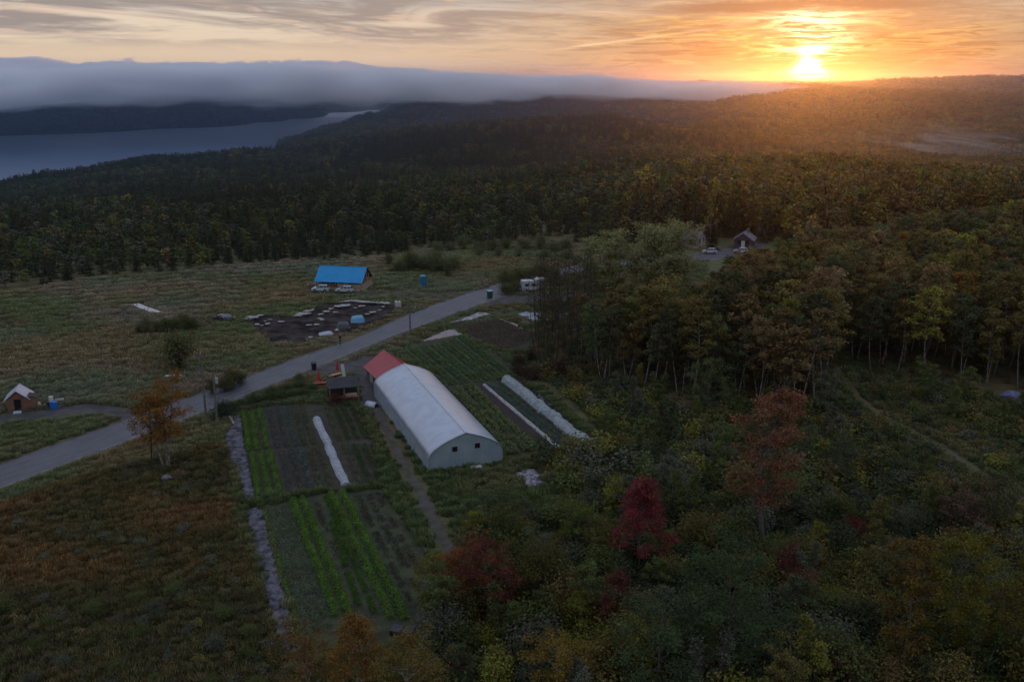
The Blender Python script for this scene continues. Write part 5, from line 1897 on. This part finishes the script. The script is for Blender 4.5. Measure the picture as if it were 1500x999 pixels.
def conifer_at(bx, by, ty, wpx, col, label, seed):
    b = P(bx, by)
    h = height_at(bx, by, ty)
    W, L = gen_conifer(seed, h, wpx / 2 * math.hypot(b.y, CAM_H) / FPX, 3600, .42)
    return plant('spruce_tree', b, W.mesh('spruce_trunk', [BARK_DARK]), L.mesh('spruce_crown', [LEAF]), col, label, 'spruce')


conifer_at(1043.5, 367, 326, 20, (.030, .036, .018), 'dark narrow spruce behind the white car on the road', 41)
conifer_at(1062, 425, 372, 30, (.026, .034, .018), 'dark spruce at the wood edge beside the lawn', 42)
conifer_at(1090, 415, 378, 26, (.028, .036, .018), 'dark spruce right of the one at the lawn edge', 43)

# kinds used for the stands
V_B = []
for i in range(7):
    W, L = gen_broadleaf(100 + i, 12.5 + i % 3, 2.35 + .2 * (i % 4), .36 + .04 * (i % 3), 1 if i % 3 else 2, 4600, .33, 30, tr=.105, spread=.5, shape=['oval', 'round', 'round', 'oval'][i % 4])
    V_B.append((W.mesh('birch_trunk', [BARK_PALE]), L.mesh('birch_crown', [LEAF]), W, L))
V_S = []
for i in range(3):
    W, L = gen_conifer(130 + i, 11 + i, 1.9, 3000, .42)
    V_S.append((W.mesh('spruce_trunk', [BARK_DARK]), L.mesh('spruce_crown', [LEAF]), W, L))
V_H = []
for i in range(7):
    W, L = gen_shrub(150 + i, 2.2 + .35 * (i % 4), 1.45 + .15 * (i % 3), 2300, .19)
    V_H.append((W.mesh('shrub_stems', [BARK_DARK]), L.mesh('shrub_foliage', [LEAF]), W, L))
V_A = []
for i in range(3):
    W, L = gen_broadleaf(170 + i, 11.5, 1.6, .46, 1, 260, .28, 22, tr=.09, spread=.6)
    V_A.append((W.mesh('alder_trunk', [BARK_DARK]), L.mesh('alder_crown', [LEAF]), W, L))


def darts(polygon, r, seed, n=6000, rfun=None, avoid=()):
    """points inside a polygon no closer than r"""
    p = np.array([(a[0], a[1]) for a in polygon])
    rng = np.random.default_rng(seed)
    xs = rng.uniform(p[:, 0].min(), p[:, 0].max(), n)
    ys = rng.uniform(p[:, 1].min(), p[:, 1].max(), n)
    k = inside(polygon, xs, ys)
    k &= seg_dist(xs, ys, ROAD_C) > 4.6
    k &= seg_dist(xs, ys, [tuple(q) for q in TR]) > 2.6
    for a in tuple(avoid) + (SHEET_VIEW,): k &= ~inside(a, xs, ys)
    out = []
    grid = {}
    for x, y in zip(xs[k], ys[k]):
        rr = r if rfun is None else rfun(x, y)
        gx, gy = int(x // r), int(y // r)
        ok = True
        for i in range(gx - 2, gx + 3):
            for j in range(gy - 2, gy + 3):
                for (u, w) in grid.get((i, j), ()):
                    if (u - x) ** 2 + (w - y) ** 2 < rr * rr:
                        ok = False
        if ok:
            grid.setdefault((gx, gy), []).append((x, y))
            out.append((x, y))
    return out


rnd = random.Random(77)


def canopy_limit(x, y):
    """how tall a tree may grow here: the wood is lower toward the road, so the bend stays in view"""
    t = y * CP - (-CAM_H) * SP
    px = 750 + FPX * x / t
    ty = np.interp(px, [780, 850, 900, 960, 1010, 1030, 1062, 1075, 1120, 1200, 1500], [400, 446, 442, 432, 428, 428, 400, 384, 376, 350, 300])
    v = (ty - 499.5) / FPX
    return CAM_H + y * (-SP - v * CP) / (CP - v * SP)


STAND1 = poly((880, 560), (850, 520), (872, 470), (920, 440), (1030, 436), (1060, 424), (1100, 408), (1180, 404), (1215, 470), (1222, 530), (1192, 605), (1080, 588), (1000, 592), (930, 566))
STAND2 = poly((1236, 500), (1190, 404), (1260, 390), (1400, 380), (1640, 372), (1700, 600), (1500, 570), (1470, 560), (1400, 562), (1320, 556), (1262, 545))
STAND3 = poly((1100, 406), (1125, 378), (1250, 350), (1500, 340), (1640, 330), (1640, 372), (1400, 380), (1260, 390))
ALDERS = poly((782, 546), (786, 480), (800, 446), (862, 440), (872, 470), (850, 520), (880, 552), (840, 556))
forest_extra = []          # the rest of the stands goes with the forest mass
nb = 0
stand_pts = [(p, 'in the stand between fields and trail', 'birches of the stand between fields and trail') for p in darts(STAND1, 2.7, 1, 7000)]
stand_pts += [(p, 'in the stand right of the trail', 'birches of the stand right of the trail') for p in darts(STAND2, 2.9, 2, 9000)]
stand_pts += [(p, 'in the far stand beyond the lawn', 'birches of the far stand') for p in darts(STAND3, 3.2, 3, 9000)]
stand_pts.sort(key=lambda q: math.hypot(*q[0]))
ns = 0
for (x, y), where, grp in stand_pts:
    c = rnd.choices([OLIVE, MIDGREEN, BROWN, AMBER, YGREEN, DKGREEN], [40, 14, 27, 2, 4, 12])[0]
    jit = rnd.uniform(.95, 1.45)
    col = tuple(v * jit for v in c)
    is_s = rnd.random() < .10
    lim = canopy_limit(x, y)
    if lim < 4: continue
    k = rnd.randrange(7)
    h = min(rnd.uniform(.74, 1.12), lim / 13.0 * rnd.uniform(.9, 1.1))
    vis = abs(math.degrees(math.atan2(x, y))) < 33
    if is_s and ns < 120 and vis:
        ns += 1
        v = V_S[k % 3]
        plant('spruce_tree', (x, y, float(H(x, y))), v[0], v[1], (.046, .046, .024), 'dark spruce among the birches ' + where, 'spruce', 'spruces ' + where, rnd.uniform(0, 6.28), (h, h, h))
    elif not is_s and nb < 275 and vis:
        nb += 1
        v = V_B[k]
        plant('birch_tree', (x, y, float(H(x, y))), v[0], v[1], col, '%s leaved birch with a pale trunk %s' % (KIND_WORD[c], where), 'birch', grp, rnd.uniform(0, 6.28), (h * rnd.uniform(.85, 1.2), h * rnd.uniform(.85, 1.2), h))
    else:
        forest_extra.append((x, y, h, col))
for i, (x, y) in enumerate(darts(ALDERS, 2.7, 5, 2500)):
    v = V_A[i % 3]
    h = rnd.uniform(.75, 1.05)
    plant('alder_tree', (x, y, 0), v[0], v[1], (.045, .042, .022), 'thin dark alder with sparse leaves before the pale blue sheets', 'alder', 'thin alders by the fields', rnd.uniform(0, 6.28), (h, h, h))


def shrub(x, y, c, label, group, size=1.0, k=None, flat=1.0, name='shrub', cat='shrub'):
    v = V_H[rnd.randrange(7) if k is None else k]
    j = rnd.uniform(.8, 1.2)
    return plant(name, (x, y, float(H(x, y))), v[0], v[1], tuple(q * j for q in c), label, cat, group, rnd.uniform(0, 6.28), (size * rnd.uniform(.9, 1.15), size * rnd.uniform(.9, 1.15), size * flat), 'stems', 'foliage')


def shrubs_px(lst, c, label, group, flat=1.0):
    for px, py, s in lst:
        p = P(px, py)
        shrub(p.x, p.y, c, label, group, s, flat=flat)


shrub(*P(263, 540)[:2], (.080, .086, .036), 'large round bush alone in the meadow beyond the orange birch', None, 2.1)
shrubs_px([(205, 489, .6), (216, 488, .9), (231, 487, .7), (246, 488, 1.0), (256, 484, .8), (270, 485, 1.1), (283, 483, .8)], (.075, .080, .034), 'dark low bush in the short hedge across the meadow', 'bushes of the meadow hedge')
shrubs_px([(330, 572, .9), (340, 566, 1.0), (312, 577, .8), (352, 560, .8)], (.075, .072, .034), 'dark bush on the far verge behind the utility poles', 'bushes behind the utility poles')
shrubs_px([(329, 612, 1.05), (338, 604, .7)], (.034, .044, .026), 'dark green bush at the roadside right of the shorter utility pole', 'bushes by the shorter pole')
shrubs_px([(352, 596, .7), (372, 593, .8), (392, 588, .8), (410, 585, .9), (428, 582, .8), (446, 580, .7), (420, 574, .7), (440, 570, .8), (456, 572, .7), (398, 578, .7), (440, 560, .6)], (.062, .078, .032), 'grassy green bush between road and the upper bright rows', 'bushes between road and field', .7)
shrubs_px([(490, 592, .55), (502, 590, .6), (514, 589, .55)], (.090, .034, .022), 'low reddish brown bush before the farm stand counter', 'reddish bushes at the farm stand', .8)
shrubs_px([(738, 423, 1.3), (750, 419, 1.4), (762, 417, 1.3), (742, 431, 1.0), (776, 414, 1.3), (790, 410, 1.3), (800, 408, 1.2), (756, 428, .9), (806, 414, 1.0), (815, 418, 1.2)], (.085, .086, .034), 'olive bush between the road and the camper trailer', 'bushes round the camper trailer')
shrubs_px([(585, 398, 1.2), (598, 396, 1.4), (612, 394, 1.4), (626, 396, 1.5), (640, 398, 1.5), (652, 397, 1.4), (664, 394, 1.2), (606, 388, 1.2), (640, 388, 1.2), (570, 388, 1.0), (655, 404, 1.0)], (.070, .080, .036), 'dark bush in the thicket behind the portable toilet', 'bushes behind the portable toilet')
shrubs_px([(640, 362, 1.3), (660, 360, 1.4), (680, 358, 1.5), (700, 362, 1.3), (720, 364, 1.4), (742, 362, 1.4), (765, 365, 1.4), (790, 366, 1.4), (812, 368, 1.4), (830, 366, 1.4), (700, 372, 1.0), (730, 374, 1.0), (760, 376, 1.0), (800, 378, 1.1), (830, 380, 1.1)], (.095, .10, .048), 'grey green bush on the far meadow rim before the forest', 'bushes of the far meadow rim', .8)
shrubs_px([(810, 550, 1.0), (822, 556, 1.1), (770, 552, .8), (782, 558, .9), (760, 536, .7), (776, 530, .8), (758, 548, .7)], (.052, .036, .024), 'brownish bush at the corner of the green field by the wood', 'bushes at the field corner')
shrubs_px([(1072, 388, .8), (1059, 402, .7)], (.05, .05, .025), 'small dark bush on the lawn edge beyond the willow', 'bushes on the far lawn', 1)

THICKET = poly((756, 730), (800, 676), (862, 662), (890, 640), (846, 590), (800, 556), (880, 560), (930, 572), (1000, 598), (1085, 595), (1190, 612), (1226, 545), (1262, 600), (1340, 650), (1420, 705), (1520, 760), (1600, 1060), (640, 1090), (610, 960), (660, 860), (700, 800))
THICKET2 = poly((1250, 570), (1270, 556), (1400, 566), (1500, 600), (1600, 640), (1640, 800), (1470, 700), (1380, 640), (1300, 605))
HEATH = poly((-120, 800), (0, 740), (100, 705), (330, 650), (345, 760), (420, 985), (380, 1100), (-300, 1100))
def reg(x, y):
    d = math.hypot(x, y)
    if d > 104: return 'in the scrub before the birch stand'
    if x > 30: return 'in the scrub right of the tall rust red maple'
    return 'in the thicket between the fields and the tall rust red maple'


nsh = 0
tp = darts(THICKET, 2.25, 8, 9000)
tp += darts(THICKET2, 2.6, 9, 4000)
tp.sort(key=lambda q: math.hypot(*q))
tp = [q for q in tp if abs(math.degrees(math.atan2(q[0], q[1]))) < 34]
V_Y = []
for i in range(5):
    W, L = gen_broadleaf(190 + i, 5.2 + .6 * (i % 3), 1.35 + .15 * (i % 3), .12, 1 + i % 3, 4200, .175, 24, tr=.06, spread=.42, shape=['oval', 'cone', 'round', 'oval', 'cone'][i])
    V_Y.append((W.mesh('sapling_trunk', [BARK_GREY]), L.mesh('sapling_crown', [LEAF])))
young = darts(THICKET, 4.6, 31, 2500) + [q for q in darts(THICKET2, 6.0, 32, 700)]
for i, (x, y) in enumerate(young):
    if abs(math.degrees(math.atan2(x, y))) > 33: continue
    tw = P(775, 702)
    if x < tw.x + 9 and y > tw.y - 16: continue
    if seg_dist(np.array([x]), np.array([y]), [tuple(q) for q in TR])[0] < 6.5: continue
    if x > 30 and seg_dist(np.array([x]), np.array([y + 9.0]), [tuple(q) for q in TR])[0] < 7.0: continue
    c = rnd.choices([MIDGREEN, GREYG, OLIVE, YGREEN, DKGREEN], [32, 26, 20, 4, 18])[0]
    h = rnd.uniform(.55, 1.05)
    v = V_Y[i % 5]
    j = rnd.uniform(.85, 1.25)
    plant('young_tree', (x, y, float(H(x, y))), v[0], v[1], tuple(q * j for q in c), '%s young tree %s' % (KIND_WORD[c], reg(x, y)), 'young tree', 'young trees ' + reg(x, y), rnd.uniform(0, 6.28), (h, h, h))
extra_sh = []
for x, y in tp:
    c = rnd.choices([DKGREEN, MIDGREEN, OLIVE, GREYG, YGREEN, MAROON, BROWN], [26, 30, 20, 14, 7, 2, 5])[0]
    s = rnd.uniform(.7, 1.5) * (.8 if math.hypot(x, y) > 105 else 1.0)
    if nsh < 205:
        nsh += 1
        shrub(x, y, c, '%s shrub %s' % (KIND_WORD[c], reg(x, y)), 'shrubs ' + reg(x, y), s)
    else:
        extra_sh.append((x, y, s, c))
for i, (x, y) in enumerate(darts(poly((-60, 920), (60, 880), (170, 890), (230, 860), (320, 850), (390, 960), (380, 1080), (-100, 1080)), 2.6, 12, 500)):
    shrub(x, y, [GREYG, MIDGREEN][i % 2], '%s low shrub on the dark heath at the lower left' % KIND_WORD[[GREYG, MIDGREEN][i % 2]], 'low shrubs of the heath', rnd.uniform(.35, .6), flat=.7)

# forest mass
far_b, far_s = [], []
for i in range(6):
    W, L = gen_broadleaf(200 + i, 11., 2.7, .25, 1, 620, .85, 16, tr=.13, spread=.48, shape=['oval', 'round', 'oval', 'cone'][i % 4])
    far_b.append(proto('forest_broadleaf', W, L, BARK_PALE if i % 2 else BARK_GREY, LEAF_S))
for i in range(3):
    W, L = gen_conifer(220 + i, 12., 2.1, 620, .85)
    far_s.append(proto('forest_conifer', W, L, BARK_DARK, LEAF_S))
mid_b = [proto('forest_birch', v[2], v[3], BARK_PALE, LEAF_S) for v in V_B]

OPEN = poly((-420, 520), (-60, 436), (0, 430), (120, 410), (250, 395), (345, 386), (430, 377), (500, 373), (580, 369), (640, 357), (700, 350), (800, 350), (850, 360), (870, 385), (1030, 372), (1045, 366), (1088, 366), (1125, 345), (1150, 357), (1120, 376), (1085, 400), (1035, 430), (790, 455), (785, 560), (890, 650), (760, 760), (640, 1100), (-600, 1100))


def forest():
    rng = np.random.default_rng(9)
    pts, tint, size, pick, turn = [], [], [], [], []
    rings = []
    D = 180.0
    while D < 7200:
        s = max(3.6, D / 190.0)
        w = R(36)
        n = int(2 * w * D / s)
        a = (np.arange(n) + rng.uniform(-.42, .42, n)) / n * 2 * w - w
        r = D + rng.uniform(-.6, .6, n) * s
        rings.append((np.sin(a) * r, np.cos(a) * r, np.full(n, s), r))
        D += s * (1.0 + .45 * min(1, max(0, (D - 400) / 800)))
    X = np.concatenate([r[0] for r in rings]); Y = np.concatenate([r[1] for r in rings])
    SS = np.concatenate([r[2] for r in rings]); DD = np.concatenate([r[3] for r in rings])
    ok = ~inside(OPEN, X + 9 * fbm(X / 16, Y / 16, 91, 2), Y + 16 * fbm(X / 18, Y / 18, 92, 2))
    for q in (STAND1, STAND2, STAND3, THICKET, THICKET2, ALDERS, LAWN, LAWN2, BIN_DRIVE): ok &= ~inside(q, X, Y)
    ok &= seg_dist(X, Y, ROAD_C) > 5.0
    ok &= seg_dist(X, Y, [tuple(q) for q in TR]) > 2.5
    wl = P(968, 433)
    ok &= (np.hypot(X - wl.x, (Y - wl.y) * .8) > 12)
    for q in ((1090, 362), (1024, 364), (1085, 371), (1040, 371)):
        w_ = P(*q); ok &= np.hypot(X - w_.x, Y - w_.y) > 5.0
    Z = H(X, Y)
    lim = canopy_limit(X, Y)
    ok &= ~((lim < 6) & (DD < 250) & (X > 15) & (X < 68))
    ok &= Z > WATER_Z + 2.5
    # clearings in the distance
    cl = fbm(X / 260.0, Y / 260.0, 41, 3)
    ok &= ~((cl > .46) & (DD > 420) & (DD < 1250))
    X, Y, Z, SS, DD = X[ok], Y[ok], Z[ok], SS[ok], DD[ok]
    n = len(X)
    k = np.maximum(SS * 1.0 / 4.0, .85)
    hs = rng.uniform(.62, 1.30, n) * np.clip(.92 + .06 * (k - 1), .85, 1.15) * (1 + .5 * fbm(X / 60, Y / 60, 13, 2))
    ws = k * rng.uniform(.8, 1.2, n)
    azd = np.degrees(np.arctan2(X, Y))
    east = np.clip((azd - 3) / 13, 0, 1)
    mixv = fbm(X / 140.0, Y / 190.0, 21, 3) + rng.normal(0, .22, n)
    con = mixv > (-.04 + .31 * east)
    pk = np.where(con, 6 + rng.integers(0, 3, n), rng.integers(0, 6, n))
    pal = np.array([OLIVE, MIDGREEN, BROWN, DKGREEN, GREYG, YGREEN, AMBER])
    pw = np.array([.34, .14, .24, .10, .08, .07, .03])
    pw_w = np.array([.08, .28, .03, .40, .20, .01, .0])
    ti = np.where(rng.random((n, 1)) < east[:, None], pal[rng.choice(7, n, p=pw)] * [1.5, 1.32, 1.1], pal[rng.choice(7, n, p=pw_w)]) * rng.uniform(.75, 1.25, (n, 1))  # sunward tints reddened and lifted: the low sun's glow put into leaf colour
    reg_ = fbm(X / 90.0, Y / 90.0, 33, 2)[:, None]
    ti = ti * (1 + .5 * reg_)
    ti[con] = np.array([.040, .044, .024]) * rng.uniform(.8, 1.25, (con.sum(), 1))
    ex = forest_extra
    m = len(ex)
    low = np.clip((DD - 232) / 230, 0, 1)
    hs = hs * np.where(azd < 7, .42 + .50 * low, 1.0)
    ws = ws * np.where(azd < 7, .60 + .36 * low, 1.0)
    if m:
        ex_x = np.array([e[0] for e in ex]); ex_y = np.array([e[1] for e in ex])
        X = np.concatenate([X, ex_x]); Y = np.concatenate([Y, ex_y]); Z = np.concatenate([Z, H(ex_x, ex_y)])
        e_h = np.array([e[2] for e in ex])
        hs = np.concatenate([hs, e_h]); ws = np.concatenate([ws, e_h])
        pk = np.concatenate([pk, 9 + rng.integers(0, 7, m)])
        ti = np.concatenate([ti, np.array([e[3] for e in ex])])
    n = len(X)
    print("forest trees", n)
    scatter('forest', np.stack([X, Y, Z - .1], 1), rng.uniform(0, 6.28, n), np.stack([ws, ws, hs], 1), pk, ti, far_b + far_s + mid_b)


forest()


def ground_cover():
    """small scrub between the shrubs"""
    rng = np.random.default_rng(19)
    protos = [proto('scrub', *gen_shrub(260 + i, 1.0 + .3 * (i % 3), .85, 460, .17, 3), BARK_DARK, LEAF_S) for i in range(5)]
    pts, tint, size = [], [], []
    for q, r, s0, s1, pal in ((THICKET, 1.05, .55, 1.15, [DKGREEN, MIDGREEN, OLIVE, GREYG, MIDGREEN, DKGREEN]), (THICKET2, 1.2, .5, 1.0, [DKGREEN, OLIVE, BROWN, MIDGREEN]),
                              (STAND1, 1.6, .5, 1.0, [DKGREEN, DKGREEN, OLIVE]), (STAND2, 1.9, .5, 1.0, [DKGREEN, OLIVE, BROWN]), (ALDERS, 1.2, .5, 1.1, [DKGREEN, DKGREEN, BROWN])):
        for x, y in darts(q, r, 23, 30000 if q is THICKET else 9000):
            pts.append((x, y)); tint.append(np.array(pal[rng.integers(0, len(pal))]) * rng.uniform(.75, 1.25)); size.append(rng.uniform(s0, s1))
    for x, y in darts(HEATH, 1.7, 44, 16000):
        if fbm(np.array([x / 9]), np.array([y / 9]), 47, 3)[0] > rng.uniform(-.35, .3):
            pts.append((x, y)); tint.append(np.array([GREYG, OLIVE, BROWN, DKGREEN, GREYG][rng.integers(0, 5)]) * rng.uniform(.8, 1.25)); size.append(rng.uniform(.3, .75))
    for x, y, s, c in extra_sh:
        pts.append((x, y)); tint.append(np.array(c)); size.append(s * 1.7)
    # the weedy ground round the fields and meadow
    p = rng.uniform([-135, 53], [75, 268], (12500, 2))
    k = inside(OPEN, p[:, 0], p[:, 1]) & (seg_dist(p[:, 0], p[:, 1], ROAD_C) > 4.2)
    for q in KEEP_CLEAR: k &= ~inside(q, p[:, 0], p[:, 1])
    k &= seg_dist(p[:, 0], p[:, 1], [tuple(q) for q in TL]) > 2.0
    dens = fbm(p[:, 0] / 14, p[:, 1] / 14, 55, 3)
    k &= dens > rng.uniform(-.30, .55, len(p))
    gh = P(590, 640)
    k &= np.hypot(p[:, 0] - P(640, 620).x, p[:, 1] - P(640, 620).y) > 15
    hs_ = P(503, 408)
    k &= np.hypot(p[:, 0] - hs_.x, (p[:, 1] - hs_.y) * .8) > 11
    for x, y in p[k]:
        pts.append((x, y)); tint.append(np.array([OLIVE, BROWN, GREYG, MIDGREEN][rng.integers(0, 4)]) * rng.uniform(.8, 1.3)); size.append(rng.uniform(.25, .62))
    pts = np.array(pts)
    z = H(pts[:, 0], pts[:, 1])
    n = len(pts)
    print('scrub', n)
    sz = np.array(size)
    scatter('undergrowth', np.stack([pts[:, 0], pts[:, 1], z - .05], 1), rng.uniform(0, 6.28, n), np.stack([sz * 1.2, sz * 1.2, sz], 1), rng.integers(0, 5, n), np.array(tint), protos)


ground_cover()


def grass():
    rng = np.random.default_rng(29)
    protos = [proto('grass_tuft', None, gen_tuft(280 + i, .45 + .12 * (i % 3), .6, 90, .045), None, LEAF_S) for i in range(5)]
    far = [proto('grass_tuft', None, gen_tuft(290 + i, .5, 1.0, 60, .09), None, LEAF_S) for i in range(3)]
    N1 = 62000
    x = rng.uniform(-75, 75, N1); y = rng.uniform(48, 130, N1)
    N2 = 46000
    x2 = rng.uniform(-165, 60, N2); y2 = rng.uniform(124, 282, N2)
    X = np.concatenate([x, x2]); Y = np.concatenate([y, y2])
    pk = np.concatenate([rng.integers(0, 5, N1), 5 + rng.integers(0, 3, N2)])
    az = np.degrees(np.arctan2(X, Y))
    k = (np.abs(az) < 34) & (seg_dist(X, Y, ROAD_C) > 4.0)
    k &= inside(OPEN, X, Y) | inside(THICKET, X, Y) | inside(THICKET2, X, Y) | (seg_dist(X, Y, [tuple(q) for q in TR]) < 9)
    for q in (DRIVE, YARD, BIN_DRIVE, FIELD_A, FIELD_B, FIELD_C, FIELD_E, BIG_TARP, LAWN, LAWN2): k &= ~inside(q, X, Y)
    for q in KEEP_CLEAR[-8:]: k &= ~inside(q, X, Y)
    k &= ~(inside(FIELD_D, X, Y) & (rng.random(len(X)) < .97))
    k &= ~(inside(SOD, X, Y) & (rng.random(len(X)) < .75))
    k &= ~(inside(HOUSE_YARD, X, Y) & (rng.random(len(X)) < .85))
    k &= seg_dist(X, Y, [tuple(q) for q in TL]) > .8 + rng.uniform(0, 1.0, len(X))
    k &= seg_dist(X, Y, [tuple(q) for q in TR]) > 1.0
    a, b, c_ = P(627, 692), P(737, 677), P(548.5, 581)
    GH = [a[:2], b[:2], (b + (c_ - a))[:2], c_[:2]]
    k &= ~inside(GH, X, Y)
    bh = P(503, 408)
    k &= (np.abs(X - bh.x) > 6.5) | (np.abs(Y - bh.y) > 8)
    X, Y, pk = X[k], Y[k], pk[k]
    n = len(X)
    g1 = fbm(X / 11, Y / 11, 61, 3)[:, None]
    g2 = fbm(X / 22, Y / 22, 71, 2)[:, None]
    A, Bc, Cc = np.array((.130, .148, .064)), np.array((.190, .148, .080)), np.array((.148, .165, .105))
    t = A + (Bc - A) * np.clip(g1 * 2.0 + .35, 0, 1) + (Cc - A) * np.clip(g2 * 2.2, 0, 1)
    swath = np.clip((Y - 165 - X * .1) / 30, 0, 1) * (X < -25)
    t = t * (1 + .30 * swath * np.sin((Y * .93 - X * .36) * 2 * math.pi / 4.6 + 2.5 * fbm(X / 30, Y / 30, 83, 2)))[:, None]
    lush = np.clip((X + 34 - (Y - 120) * .35) / 14, 0, 1)[:, None] * (Y < 190)[:, None]
    t = t * (1 - lush) + lush * (np.array((.088, .115, .046)) + (np.array((.140, .125, .058)) - np.array((.088, .115, .046))) * np.clip(g1 * 2 + .3, 0, 1))
    heath = inside(HEATH, X, Y)[:, None]
    t = np.where(heath, np.array((.150, .092, .038)) + (np.array((.084, .076, .034)) - np.array((.150, .092, .038))) * np.clip(g1 * 2.2 + .4, 0, 1), t)
    t = t * rng.uniform(.75, 1.25, (n, 1))
    sz = rng.uniform(.6, 1.25, n) * np.where(heath[:, 0], .80, .80)
    z = H(X, Y)
    print('grass', n)
    scatter('grass', np.stack([X, Y, z - .02], 1), rng.uniform(0, 6.28, n), sz, pk, t, protos + far)


grass()
